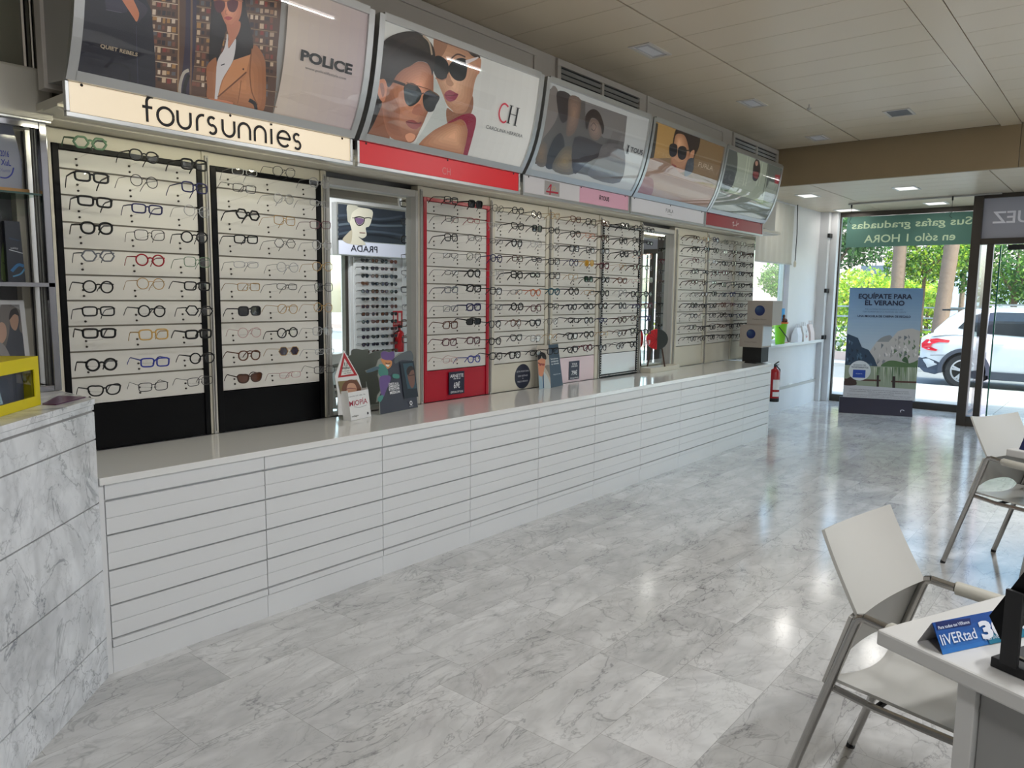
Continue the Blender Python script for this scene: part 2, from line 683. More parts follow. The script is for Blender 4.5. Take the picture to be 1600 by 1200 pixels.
M_alud = mat('aluminium_dull', (176, 174, 170), .45, .3)
M_chromed = mat('chrome_dark', (140, 140, 144), .12, 1)
M_chrome = mat('chrome', (225, 225, 228), .08, 1)
M_black = mat('black_gloss', (7, 7, 9), .35, spec=.15)
M_blackm = mat('black_matt', (22, 22, 24), .55)
M_bronze = mat('bronze_frame', (72, 66, 60), .4, .35)
M_red = mat('red_lacquer', (176, 14, 40), .28)
M_slat = mat('slat_cream', (218, 215, 208), .42, vary=.04, vscale=3)
M_groove = mat('slat_groove', (150, 143, 132), .5)
M_pil = mat('pilaster_cream', (208, 202, 186), .4)
M_mirror = mat('mirror_silver', (240, 244, 243), .005, 1)
M_glass = glassy('window_glass', (240, 247, 244), .7)
M_acryl = glassy('acrylic_sheet', (255, 255, 255), 1.6, 1.5)
M_print = attr_mat('printed_picture', .45, .24)
M_printm = attr_mat('printed_card', .5, .0)

# ================================================================ setting
ZC, ZL = 3.18, 2.79            # main ceiling, lower ceiling by the shop front
XB = 8.6                       # bulkhead between the two
YO = -1.1                      # opposite wall
mb = MB().box(-3, YO-.3, -.06, 11.9, 3.8, 0)
struct('floor', mb, M_floor)

# main ceiling: metal planks with fine joints and two long carrier strips
mb = MB()
g = .004
strips = [(-1.4, 1.012-.05), (1.02+.11, 2.366-.002), (2.372, 3.26)]
x = -3.0
xs = [5.855+.333*k for k in range(-27, 9)]
for i in range(len(xs)-1):
    for (ya, yb) in ((-1.4, .96), (1.13, 2.366), (2.374, 3.26)):
        xa, xb = xs[i], min(xs[i+1], XB)
        if xa >= XB:
            continue
        mb.box(xa+g/2, ya+g/2, ZC, xb-g/2, yb-g/2, ZC+.012)
mb.box(-3.2, .964, ZC-.001, XB, 1.126, ZC+.012)
mb.box(-3.2, -1.4, ZC+.014, XB, 3.8, ZC+.03, 1)
struct('ceiling', mb, [M_ceil, M_gap])
# lower ceiling towards the street
mb = MB()
for i in range(11):
    xa = XB+.05+.31*i
    for ya, yb in ((-1.4, 1.2), (1.21, 2.9), (2.91, 3.9)):
        mb.box(xa+.002, ya, ZL, min(xa+.308, 12.05), yb, ZL+.012)
mb.box(XB+.04, -1.4, ZL+.014, 12.05, 3.9, ZL+.03, 1)
struct('ceiling_street_side', mb, [M_ceil, M_gap])
mb = MB().box(XB, YO-.3, ZL-.004, XB+.05, .96, ZC+.03)
mb.box(XB, .965, ZL-.004, XB+.05, 3.9, ZC+.03)
struct('trim_bulkhead', mb, M_beam)

# walls
mb = MB().box(-3, 3.80, 0, 8.43, 3.95, 3.3)
struct('wall_left', mb, M_wall)
YW = 3.635                     # wall beyond the counter, with the side window
mb = MB()
mb.box(8.43, YW, 0, 11.62, YW+.2, .90)
mb.box(8.43, YW+.05, .90, 8.47, YW+.2, ZL+.1)
mb.box(10.40, YW+.05, .90, 11.62, YW+.2, ZL+.1)
mb.box(8.47, YW+.05, ZL-.03, 10.40, YW+.2, ZL+.1)
struct('wall_left_street_end', mb, M_wall)
mb = MB().box(8.44, YW-.012, 0, 11.60, YW+.01, .30)
mb.box(8.44, YW-.022, .30, 11.60, YW+.01, .335, 1)
struct('baseboard_left', mb, [M_wall, M_alud])
mb = MB().box(8.43, YW-.10, .90, 11.55, YW+.2, .93)
mb.box(8.43, YW-.105, .895, 11.55, YW-.10, .935, 1)
struct('trim_window_ledge', mb, [M_white, M_alu], .003)
mb = MB()
for a, b in ((8.47, 8.51), (10.31, 10.36)):
    mb.box(a, YW+.10, .93, b, YW+.16, ZL-.03)
mb.box(8.47, YW+.10, .93, 10.36, YW+.16, .97)
mb.box(8.47, YW+.10, ZL-.08, 10.36, YW+.16, ZL-.03)
w1 = struct('window_1', mb, M_alu, .003)
MB().box(8.51, YW+.125, .97, 10.31, YW+.131, ZL-.08).build('window_pane', M_glass, w1)
# roller blind half down
t = thing('roller_blind', 'off-white roller blind half lowered over the side window', 'blind', (9.4, YW+.02, 2.0))
mb = MB()
mb.grid(lambda u, v: V((8.47+1.88*u, YW+.02+.012*math.sin(u*62)*(.4+.6*v), 1.995+(ZL-.03-1.995)*v)), 130, 6)
mb.grid(lambda u, v: V((8.47+1.88*u, YW+.024+.012*math.sin(u*62)*(.4+.6*v), 1.995+(ZL-.03-1.995)*v)), 130, 6)
mb.build('fabric', mat('blind_fabric', (196, 194, 184), .8), t)
MB().box(8.47, YW+.008, 1.98, 10.35, YW+.034, 2.0).build('bottom_rail', M_alud, t, .003)
MB().tube([(10.37, YW-.02, ZL-.01), (10.375, YW-.03, 2.4), (10.36, YW-.03, 2.02)], .006, 6).build('pull_cord', M_blackm, t)
MB().lathe([(.0, 0), (.018, .01), (.02, .06), (.008, .09)], (10.36, YW-.03, 1.95), 10).build('cord_weight', M_pil, t)
# corner column with shutter guide
mb = MB()
mb.box(11.56, 3.56, 0, 11.66, 3.9, ZL+.02)
struct('trim_shutter_guide', mb, M_wall, .004)
mb = MB()
mb.box(11.67, 3.47, 0, 11.90, 3.9, ZL+.02)
struct('wall_far_corner', mb, M_wall, .006)
for z in (.93, 1.62, 2.42):
    mb = MB().box(11.55, 3.535, z, 11.68, 3.57, z+.06)
    single('shutter_bracket', mb, M_blackm, 'dark metal bracket on the white corner guide, %s' % {.93: 'level with the ledge', 1.62: 'at mid height', 2.42: 'near the ceiling'}[z], 'bracket', 'brackets on the corner guide')

# opposite wall (seen in the mirrors) with its own window
mb = MB()
mb.box(-3, YO-.2, 0, 5.75, YO, 3.3)
mb.box(6.66, YO-.2, 0, 10.55, YO, 3.3)
mb.box(5.75, YO-.2, 2.05, 6.66, YO, 3.3)
struct('wall_right', mb, M_wall)
mb = MB()
for a, b in ((5.75, 5.80), (6.18, 6.25), (6.61, 6.66)):
    mb.box(a, YO-.12, 0, b, YO-.04, 2.05)
mb.box(5.75, YO-.12, 0, 6.66, YO-.04, .08)
w2 = struct('window_2', mb, M_bronze)
MB().box(5.8, YO-.085, .08, 6.61, YO-.079, 2.05).build('window_pane', M_glass, w2)
mb = MB().box(-3.2, YO-.2, 0, -3, 3.95, 3.3)
struct('wall_near', mb, M_wall)

# shop front: big window, return, entrance
XW, XD = 11.78, 10.62
mb = MB()
mb.box(XW, 1.55, 0, XW+.06, 3.5, .10)
mb.box(XW, 1.55, ZL-.065, XW+.06, 3.5, ZL)
mb.box(XW, 3.45, .1, XW+.06, 3.5, ZL-.06)
mb.box(XW, 1.55, .1, XW+.06, 1.62, ZL-.06)
w3 = struct('window_3', mb, M_bronze, .003)
MB().box(XW+.03, 1.62, .10, XW+.036, 3.45, ZL-.06).build('window_pane', M_glass, w3)
mb = MB()
mb.box(XD+.16, 1.53, 0, XW, 1.58, .10)
mb.box(XD+.16, 1.53, ZL-.06, XW, 1.58, ZL)
w4 = struct('window_4', mb, M_bronze)
MB().box(XD+.16, 1.55, .1, XW, 1.556, ZL-.06).build('window_pane', M_glass, w4)
# entrance: post, transom with sign panel, glass doors
mb = MB()
mb.box(XD-.04, 1.50, 0, XD+.10, 1.60, ZL)
mb.box(XD-.02, 1.36, .06, XD+.06, 1.43, 2.22)
mb.box(XD-.03, 1.30, 0, XD+.10, 1.60, .12)
mb.box(XD-.03, YO, 2.20, XD+.08, 1.50, 2.27)
mb.box(XD-.03, YO, 2.74, XD+.08, 1.50, ZL)
mb.box(XD-.03, -.02, 0, XD+.08, .06, 2.2)
mb.box(XD-.03, YO-.1, 0, XD+.08, YO+.12, ZL)
struct('trim_entrance_frame', mb, M_bronze, .004)
d1 = MB().box(XD+.02, .10, .02, XD+.032, 1.29, 2.19).build('door_1', glassy('door_glass', (238, 247, 243), 1.0))
d1['kind'] = 'structure'
MB().box(XD+.016, 1.285, .02, XD+.036, 1.30, 2.19).build('door_edge', mat('glass_edge_green', (24, 92, 78), .15), d1)
MB().box(XD-.02, 1.04, 2.13, XD+.02, 1.22, 2.19).build('door_closer', M_blackm, d1)
d2 = MB().box(XD+.02, YO+.14, .02, XD+.032, -.04, 2.19).build('door_2', MATS['door_glass'])
d2['kind'] = 'structure'
t = thing('transom_sign', 'grey frosted panel over the entrance with back-to-front pale lettering', 'sign', (XD, .3, 2.27))
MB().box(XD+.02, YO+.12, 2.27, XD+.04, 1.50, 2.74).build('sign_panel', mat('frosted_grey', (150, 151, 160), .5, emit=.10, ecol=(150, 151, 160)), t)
A = Art(Flat((XD+.02, 1.50, 2.27), (0, -1, 0), (0, 0, 1)))
A.text('ÓPTICA RODRÍGUEZ', .10, .245, .135, (190, 190, 196), w=1.95, mirror=True, align='l', bold=.012)
A.build('sign_lettering', t, attr_mat('film_lettering', .6, .25))

# banner stuck to the big window, reading from the street
p0, p1 = on(1324, 339.5, 'x', XW), on(1320, 387, 'x', XW)
t = thing('window_banner', 'green banner across the top of the street window with white back-to-front lettering', 'banner', (XW+.01, 2.5, p1.z))
y0, yw = 3.375, 3.375-1.62
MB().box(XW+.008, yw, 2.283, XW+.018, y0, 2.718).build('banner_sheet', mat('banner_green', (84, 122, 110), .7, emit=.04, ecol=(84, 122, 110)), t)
A = Art(Flat((XW+.008, y0, 2.283), (0, -1, 0), (0, 0, 1)))
A.text('Sus gafas graduadas', .83, .315, .098, (172, 190, 158), w=1.52, mirror=True, bold=.012)
A.text('en sólo 1 HORA', .83, .115, .105, (172, 190, 158), w=1.16, mirror=True, bold=.012)
A.build('banner_lettering', t, MATS['film_lettering'])
# ceiling rail with hanging wires
a, b = on(1331, 319, 'z', ZL-.012), on(1489, 306.5, 'z', ZL-.012)
t = thing('hanging_rail', 'slim grey ceiling rail with two wires in front of the street window', 'rail', ((a.x+b.x)/2, (a.y+b.y)/2, ZL-.02))
MB().bar(a+V((0, .04, 0)), b+V((0, -.5, 0)), .022, .02).build('rail', M_alud, t)
for q in (a, b):
    mb = MB().tube([q+V((0, 0, -.01)), q+V((0, 0, -.19))], .0025, 5).tube([q+V((0, 0, -.19)), q+V((.0, .02, -.23)), q+V((0, -.01, -.26))], .003, 5)
    mb.box(q.x-.008, q.y-.008, q.z-.05, q.x+.008, q.y+.008, q.z)
    mb.build('wire', M_blackm, t)

# ================================================================ ceiling fittings
def downlight(xa, ya, xb, yb, z, label, lit, power=0, grey=False):
    t = thing('ceiling_light' if not grey else 'ceiling_speaker', label, 'ceiling light' if not grey else 'speaker', ((xa+xb)/2, (ya+yb)/2, z-.006), 0, 'square ceiling lights' if not grey else None)
    fr = MB()
    w = .022
    for q in ((xa, ya, xb, ya+w), (xa, yb-w, xb, yb), (xa, ya+w, xa+w, yb-w), (xb-w, ya+w, xb, yb-w)):
        fr.box(q[0], q[1], z-.006, q[2], q[3], z+.004)
    fr.build('frame', M_wall2 if not lit else M_lam, t)
    if lit:
        mt = mat('lit_diffuser', (255, 250, 240), .5, emit=1.0)
    elif grey:
        mt = mat('speaker_grille', (96, 96, 98), .6)
    else:
        mt = mat('unlit_diffuser', (190, 188, 190), .25)
    MB().box(xa+w, ya+w, z-.001, xb-w, yb-w, z+.003).build('diffuser' if not grey else 'grille', mt, t)
    if not lit and not grey:
        MB().box(xa+w+.03, ya+w+.025, z-.004, xb-w-.03, yb-w-.02, z-.002).build('lamp_tube', mat('lamp_glass', (222, 222, 226), .2), t)
    if power:
        lamp('ceiling_light_glow', 'AREA', (0, 0, -.004), power, (1, .965, .91), (0, 0, 0), t, shape='RECTANGLE', size=xb-xa-2*w, size_y=yb-ya-2*w)
    return t
downlight(4.48, 2.575, 4.79, 2.735, ZC, 'unlit square ceiling light, nearest of those above the posters', False)
downlight(6.23, 2.575, 6.53, 2.735, ZC, 'unlit square ceiling light in the middle above the posters', False)
downlight(8.0, 2.575, 8.28, 2.755, ZC, 'unlit square ceiling light close to the bulkhead corner', False)
downlight(7.33, 1.65, 7.61, 1.865, ZC, 'dark square ceiling speaker grille before the bulkhead', False, grey=True)
downlight(9.42, 3.12, 9.76, 3.33, ZL, 'lit square light in the lower ceiling beside the blind', True, 3)
downlight(9.4, 2.0, 9.72, 2.24, ZL, 'lit square light in the lower ceiling just past the bulkhead', True, 3)
downlight(11.3, 3.14, 11.62, 3.44, ZL, 'lit square light in the lower ceiling above the window corner', True, 2.5)
downlight(11.1, 2.0, 11.42, 2.26, ZL, 'lit square light in the lower ceiling above the banner', True, 2.5)
# fluorescent fittings over the desks, outside the picture but mirrored in the posters
for i, xx in enumerate((.2, 2.2, 4.2, 6.2)):
    t = thing('fluorescent_light', 'slim white fluorescent batten on the ceiling over the desks', 'ceiling light', (xx, -.25, ZC-.06), 0, 'fluorescent battens over the desks')
    MB().box(xx-.30, -.29, ZC-.05, xx+.30, -.21, ZC).build('housing', M_lam, t)
    MB().tube([(xx-.27, -.25, ZC-.062), (xx+.27, -.25, ZC-.062)], .013, 8).build('tube', mat('lit_tube', (255, 252, 246), .4, emit=5), t)
    lamp('fluorescent_glow', 'AREA', (0, 0, -.02), 31, (.97, .985, 1), (0, 0, 0), t, shape='RECTANGLE', size=.54, size_y=.03)
mb = MB().lathe([(.0, 0), (.012, .003), (.02, .02), (.004, .022), (.004, .05)], (6.71, 2.29, ZC-.05), 10)
single('sprinkler', mb, M_alud, 'tiny metal sprinkler head hanging from the ceiling joint', 'sprinkler')

# ================================================================ counter
UX = [1.208, 1.918, 2.632, 3.335, 4.022, 4.718, 5.415, 6.11, 6.83, 7.545, 8.24]
YC = 3.072
ordn = ['first', 'second', 'third', 'fourth', 'fifth', 'sixth', 'seventh', 'eighth', 'ninth', 'tenth', 'eleventh', 'twelfth', 'thirteenth']
for i in range(10):
    a, b = UX[i], UX[i+1]
    t = thing('drawer_unit', 'white laminate drawer unit, %s from the marble block, under the long worktop' % ordn[i] if i else 'white laminate drawer unit next to the marble block, under the long worktop', 'drawer unit', ((a+b)/2, 3.35, 0), 0, 'drawer units under the long worktop')
    mb = MB().box(a+.001, YC+.02, .11, b-.001, 3.6, .784)
    mb.build('carcass', M_lam, t)
    MB().box(a+.001, YC+.004, 0, b-.001, 3.5, .108).build('plinth', M_lam, t)
    MB().box(a+.002, YC, .722, b-.002, YC+.022, .784).build('top_rail', M_lam, t, .001)
    MB().box(a+.002, YC-.004, .112, b-.002, YC+.022, .141).build('bottom_rail', M_lam, t, .001)
    zs = [.716, .576, .43, .285, .145]
    for k in range(4):
        z1, z0 = zs[k]-.004, zs[k+1]+.004
        zm = (z0+z1)/2
        mb = MB().box(a+.002, YC, z0, b-.002, YC+.02, zm-.0012).box(a+.002, YC, zm+.0012, b-.002, YC+.02, z1)
        mb.box(a+.004, YC+.004, z0+.002, b-.004, YC+.0195, z1-.002)
        mb.build('drawer', M_lam, t, .0012)
mb = MB().box(1.188, YC+.004, 0, 1.2075, 3.6, .785)
single('end_panel', mb, M_lam, 'narrow white end panel of the drawer row against the marble block', 'panel')
mb = MB().box(8.2405, YC, 0, 8.262, 3.6, .785)
single('end_panel', mb, M_lam, 'narrow white end panel of the drawer row by the fire extinguisher', 'panel')
mb = MB().box(1.188, YC-.012, .785, 8.265, 3.60, .815)
single('worktop', mb, M_white, 'long glossy white worktop running over all the drawer units', 'worktop', bevel=.002)

# ================================================================ marble block
P = [(1.183, 3.062), (.25, 2.165), (-.45, 2.88), (.2, 3.7), (1.183, 3.7)]
def inset(pp, d):
    c = V((sum(q[0] for q in pp)/len(pp), sum(q[1] for q in pp)/len(pp)))
    out = []
    n = len(pp)
    for i in range(n):
        p = V(pp[i]); a = V(pp[i-1]); b = V(pp[(i+1) % n])
        e1 = (p-a).normalized(); e2 = (b-p).normalized()
        n1 = V((e1.y, -e1.x)); n2 = V((e2.y, -e2.x))
        if n1.dot(c-p) < 0: n1 = -n1
        if n2.dot(c-p) < 0: n2 = -n2
        k = (n1+n2)/(1+n1.dot(n2))
        out.append(tuple(p+k*d))
    return out
t = thing('marble_counter', 'white veined marble counter block standing at the near end of the drawer row', 'counter', (.5, 2.95, 0))
fn = lambda u, v, d: V((u, v, d))
mb = MB()
zz = [0, .168, .447, .722, .975, 1.085]
for a, b in zip(zz, zz[1:]):
    mb.prism(P, fn, a, b-.006)
mb.prism(inset(P, .006), fn, .001, 1.086, 1)
mb.build('marble_courses', [M_block, mat('marble_joint', (150, 150, 150), .6)], t)
mb = MB().prism(P, fn, 1.088, 1.107).prism(inset(P, -.004), fn, 1.109, 1.13)
mb.build('marble_top', M_block, t, .002)
# ================================================================ upper fascia above the posters
YF = 3.24
mb = MB().box(1.14, YF, 2.3, 8.6, YF+.06, ZC)
for x0, x1 in ((1.1, 2.42), (2.46, 4.14), (5.62, 7.12)):
    mb.box(x0, YF-.012, 3.13, x1, YF, ZC-.004).box(x0, YF-.012, 2.7, x0+.03, YF, 3.13).box(x1-.03, YF-.012, 2.7, x1, YF, 3.13)
struct('trim_upper_fascia', mb, M_wall2, .002)
def vent(x0, x1, label):
    t = thing('air_vent', label, 'vent', ((x0+x1)/2, YF, 2.86), 0, 'air vents above the posters')
    xm = (x0+x1)/2
    mb = MB()
    for a, b, c, d in ((x0, 3.125, x1, 3.17), (x0, 2.894, x1, 2.91), (x0, 2.91, x0+.04, 3.125), (x1-.04, 2.91, x1, 3.125), (xm-.015, 2.91, xm+.015, 3.125)):
        mb.box(a, YF-.022, b, c, YF-.0005, d)
    mb.build('frame', M_wall2, t, .002)
    MB().box(x0+.02, YF-.004, 2.9, x1-.02, YF-.001, 3.14).build('backing', M_blackm, t)
    for k in range(6):
        z = 2.918+.036*k
        MB().bar((x0+.03, YF-.012, z), (x1-.03, YF-.012, z), .004, .026, (0, -.75, .65)).build('slat', M_alud, t)
vent(on(868, 100, 'y', YF).x, on(1000, 150, 'y', YF).x, 'long louvred air vent above the grey couple poster')
vent(on(1144, 205, 'y', YF).x, on(1213, 250, 'y', YF).x, 'long louvred air vent at the far end, above the last poster')

# ================================================================ curved poster boxes with their sign bands
BX = [(1.150, 2.462), (2.492, 3.790), (3.822, 5.132), (5.150, 6.452), (6.462, 7.832)]
YB = 3.082
def poster_box(i, label):
    x0, x1 = BX[i]
    t = thing('poster_light_box', label, 'light box', ((x0+x1)/2, 3.1, 2.30), 0, 'curved poster boxes above the racks')
    # housing: side cheeks and back
    out = [(prof(z)+.012, z) for z, _ in PROF]
    mb = MB()
    poly = [(y, z) for y, z in out]+[(YF-.001, 2.89), (YF-.001, 2.32)]
    mb.prism(poly, lambda u, v, d: V((d, u, v)), x0+.003, x1-.003)
    mb.build('housing', M_alud, t)
    # frame: four bars following the bulge
    mb = MB()
    zs = [z for z, _ in PROF]
    for xa, xb in ((x0, x0+.034), (x1-.034, x1)):
        vs = []
        for z in zs:
            y = prof(z)
            vs += [V((xa, y+.014, z)), V((xa, y-.012, z)), V((xb, y-.012, z)), V((xb, y+.014, z))]
        fs = []
        for k in range(len(zs)-1):
            for j in range(4):
                fs.append((4*k+j, 4*k+(j+1) % 4, 4*k+4+(j+1) % 4, 4*k+4+j))
        fs += [(0, 1, 2, 3), tuple(4*(len(zs)-1)+j for j in (3, 2, 1, 0))]
        mb.add(vs, fs, 0)
    for za, zb in ((2.3065, 2.338), (2.85, 2.885)):
        mb.add([V((xx, prof(z)+dy, z)) for xx in (x0+.03, x1-.03) for z in (za, zb) for dy in (-.012, .014)],
               [(0, 1, 3, 2), (4, 6, 7, 5), (0, 4, 5, 1), (2, 3, 7, 6), (0, 2, 6, 4), (1, 5, 7, 3)], 0)
    mb.build('frame', M_alu, t)
    mb = MB().grid(lambda u, v: V((x0+.03+(x1-x0-.06)*u, prof(2.325+.535*v)-.0095, 2.325+.535*v)), 4, 24)
    o = mb.build('acrylic_cover', M_acryl, t)
    A = Art(Curved(), (x0+.033, 2.335, x1-.033, 2.856), off=-.001)
    return t, A
def band(i, label, face_col, emit=.0):
    x0, x1 = BX[i]
    t = thing('sign_band', label, 'sign', ((x0+x1)/2, YB+.05, 2.185), 0, 'sign bands under the posters')
    mb = MB()
    mb.box(x0, YB-.006, 2.178, x1, YB+.018, 2.196)
    mb.box(x0, YB-.006, 2.196, x0+.014, YB+.018, 2.305).box(x1-.014, YB-.006, 2.196, x1, YB+.018, 2.305)
    mb.build('frame', M_alu, t, .002)
    MB().box(x0+.013, YB, 2.195, x1-.013, YB+.01, 2.3045).build('sign_face', mat('sign_face_%s' % '_'.join(str(c) for c in face_col), face_col, .3, emit=emit), t)
    MB().box(x0+.005, YB+.0105, 2.19, x1-.005, YB+.0175, 2.304).build('backing', M_alud, t)
    for k in range(3):
        x = x0+.06+(x1-x0-.12)*k/2
        MB().lathe([(0, -.003), (.005, -.002), (.006, 0)], (x, YB, 2.299), 8, axis='y').build('screw', M_blackm, t)
    A = Art(Flat((x0, YB, 2.203), (1, 0, 0), (0, 0, 1)))
    return t, A
def T(A, txt, a, b, hpx, col, **kw):
    """lettering between two points of the line's middle height"""
    ua, ub = A.S.uv(*a), A.S.uv(*b)
    um = ((ua[0]+ub[0])/2, (ua[1]+ub[1])/2)
    c = ((a[0]+b[0])/2, (a[1]+b[1])/2)
    h = abs(A.S.uv(c[0], c[1]-hpx/2)[1]-A.S.uv(c[0], c[1]+hpx/2)[1])
    A.text(txt, um[0], um[1], h, col, w=abs(ub[0]-ua[0]), **kw)
def soft(A, pts, c0, c1, ctr, n=7, k=.86, sm=4):
    """a printed tone running from c0 at the rim to c1 round ctr"""
    for i in range(n):
        f = i/(n-1)
        q = [(x+(ctr[0]-x)*f*k, y+(ctr[1]-y)*f*k) for x, y in pts]
        A.poly(q, tuple(a+(b-a)*f for a, b in zip(c0, c1)), True, sm)
def C(ox, oy, k, pts):
    return [(ox+k*x, oy+k*y) for x, y in pts]

# ---- poster 1: newsstand scene on the left, pale right with lettering
t, A = poster_box(0, 'curved light box with a newsstand photo of two people, leftmost above the racks')
x0, x1 = BX[0]
for k in range(8):
    A.rect(2.0+.055*k, 2.3, 2.0+.055*(k+1), 2.9, (200-2*k, 185-2*k, 170))
A.rect(x0, 2.3, 1.62, 2.9, (60, 44, 38))
c1 = lambda pts: C(100, 0, .225, pts)
A.poly(c1([(560, -900), (1620, -900), (1510, 0), (1478, 400), (1440, 830), (540, 700)]), (88, 62, 48), False)
rr = random.Random(3)
pal = [(150, 112, 86), (58, 44, 40), (176, 150, 124), (120, 74, 58), (44, 38, 44), (196, 170, 140), (132, 58, 48), (92, 88, 92), (164, 120, 70), (206, 186, 164)]
A.hold(True)
for r in range(22):
    for q in range(26):
        X = 615+q*34+rr.uniform(-4, 4)
        Y = -560+r*52+q*4.5
        if 780 < X < 890:
            continue
        w, h = rr.uniform(16, 30), rr.uniform(24, 42)
        if X+w > 1490-Y*.07:
            continue
        A.poly(c1([(X, Y), (X+w, Y+2), (X+w-2, Y+h), (X-2, Y+h-2)]), rr.choice(pal), False)
A.hold(False)
A.hold(True)
for Y in range(-560, 640, 104):
    A.stroke(c1([(610, Y+46), (790, Y+72)]), .003, (196, 176, 150), False)
    A.stroke(c1([(880, Y+80), (1480, Y+160)]), .003, (150, 124, 100), False)
A.hold(False)
A.poly(c1([(800, -900), (868, -900), (866, 690), (792, 670)]), (52, 44, 62), False)
A.stroke(c1([(795, -900), (796, 0), (790, 660)]), .006, (150, 116, 84))
A.stroke(c1([(885, -900), (886, 0), (876, 680)]), .008, (112, 84, 66))
A.stroke(c1([(800, 690), (806, 590), (830, 510), (866, 488)]), .012, (176, 166, 152))
A.stroke(c1([(832, 690), (838, 600), (866, 520)]), .014, (26, 22, 24))
# man, cut at the left
A.poly(c1([(70, -330), (200, -420), (330, -330), (420, -240), (560, -20), (605, 70), (622, 260), (632, 640), (300, 600), (30, 530), (20, 0)]), (30, 30, 42), False)
A.poly(c1([(330, -20), (400, -60), (480, -40), (500, 20), (530, 80), (505, 150), (480, 120), (440, 60), (395, 0)]), (196, 122, 86))
A.poly(c1([(290, -30), (285, 10), (302, 66), (400, 88), (440, 80), (425, 40), (380, -20)]), (50, 48, 66))
A.poly(c1([(480, -10), (540, 20), (578, 60), (566, 100), (520, 150), (505, 160), (520, 90)]), (54, 50, 64))
A.poly(c1([(300, -330), (420, -380), (520, -320), (540, -200), (520, -80), (450, -20), (380, -40), (320, -140)]), (204, 132, 98))
A.poly(c1([(280, -260), (300, -420), (420, -460), (540, -400), (560, -260), (520, -300), (400, -330), (330, -280)]), (34, 26, 26))
A.poly(c1([(350, -250), (420, -240), (420, -170), (370, -170)]), (30, 22, 26))
A.poly(c1([(450, -240), (520, -230), (510, -170), (460, -160)]), (30, 22, 26))
A.stroke(c1([(500, 180), (505, 380), (512, 610)]), .002, (62, 62, 82))
A.stroke(c1([(290, 66), (300, 70), (400, 90)]), .002, (90, 86, 104))
A.stroke(c1([(290, 480), (320, 440), (440, 470), (455, 560)]), .006, (20, 20, 28))
# woman
A.poly(c1([(1035, -120), (1018, 100), (1010, 250), (1004, 390), (1015, 448), (1075, 395), (1130, 200), (1210, 190), (1182, 300), (1168, 410), (1215, 442), (1290, 390), (1312, 300), (1290, 180), (1262, 60), (1240, -110), (1140, -190)]), (26, 18, 20))
A.poly(c1([(1128, 160), (1142, 260), (1132, 340), (1205, 240), (1220, 150)]), (186, 116, 84))
soft(A, c1([(1078, -110), (1078, 40), (1098, 120), (1128, 178), (1160, 194), (1200, 160), (1226, 100), (1234, 0), (1220, -110), (1150, -150)]), (190, 118, 86), (232, 162, 126), c1([(1140, 60)])[0], 6)
A.poly(c1([(1020, 60), (1040, -140), (1130, -190), (1230, -140), (1250, 30), (1225, -60), (1150, -110), (1070, -60)]), (26, 18, 20))
A.poly(c1([(1040, 12), (1075, 0), (1110, 12), (1114, 50), (1090, 88), (1060, 84), (1042, 50)]), (84, 26, 36))
A.poly(c1([(1132, 8), (1170, -2), (1204, 10), (1202, 50), (1180, 84), (1148, 80), (1132, 50)]), (84, 26, 36))
A.stroke(c1([(1035, 8), (1075, -2), (1120, 10), (1165, -4), (1208, 6), (1240, 10)]), .004, (150, 90, 60))
A.poly(c1([(1108, 126), (1135, 114), (1166, 126), (1140, 142)]), (172, 76, 70))
A.stroke(c1([(1122, 70), (1116, 96), (1130, 102)]), .003, (176, 104, 78))
soft(A, c1([(1000, 440), (984, 490), (990, 600), (1000, 690), (1160, 725), (1180, 755), (1330, 778), (1392, 742), (1398, 520), (1386, 400), (1322, 312), (1290, 380), (1220, 444), (1175, 430), (1120, 480), (1060, 440), (1050, 400)]), (156, 100, 64), (196, 134, 90), c1([(1240, 600)])[0], 6)
A.poly(c1([(1132, 235), (1108, 340), (1060, 430), (1048, 600), (1042, 705), (1056, 705), (1092, 560), (1170, 420), (1190, 275), (1160, 310), (1136, 335)]), (208, 202, 200))
A.poly(c1([(1172, 420), (1290, 380), (1262, 500), (1160, 590), (1062, 680), (1100, 560)]), (198, 136, 90), False)
A.stroke(c1([(1062, 676), (1160, 592), (1262, 502)]), .006, (112, 68, 42))
A.stroke(c1([(1300, 340), (1286, 500), (1300, 640), (1340, 730)]), .005, (132, 84, 52))
A.stroke(c1([(1225, 560), (1215, 640), (1200, 720)]), .004, (140, 90, 56))
A.stroke(c1([(1280, 696), (1318, 720), (1330, 765)]), .014, (26, 20, 22))
A.stroke(c1([(1000, 700), (1100, 712), (1165, 730)]), .016, (204, 134, 100))
A.stroke(c1([(1084, 456), (1110, 446)]), .004, (60, 56, 60), False)
A.disc(*A.S.uv(*c1([(1240, 482)])[0]), .004, .004, (70, 48, 36), 10)
T(A, 'QUIET REBELS', *c1([(248, 318), (506, 384)]), 5.6, (190, 174, 148), bold=.02)
T(A, 'POLICE', (468.5, 88), (549.5, 107.5), 15.5, (20, 20, 22), bold=.045)
T(A, 'www.policelifestyle.com', (475.5, 106.5), (539.5, 122.5), 4.2, (44, 44, 46))
A.build('printed_poster', t, M_print)

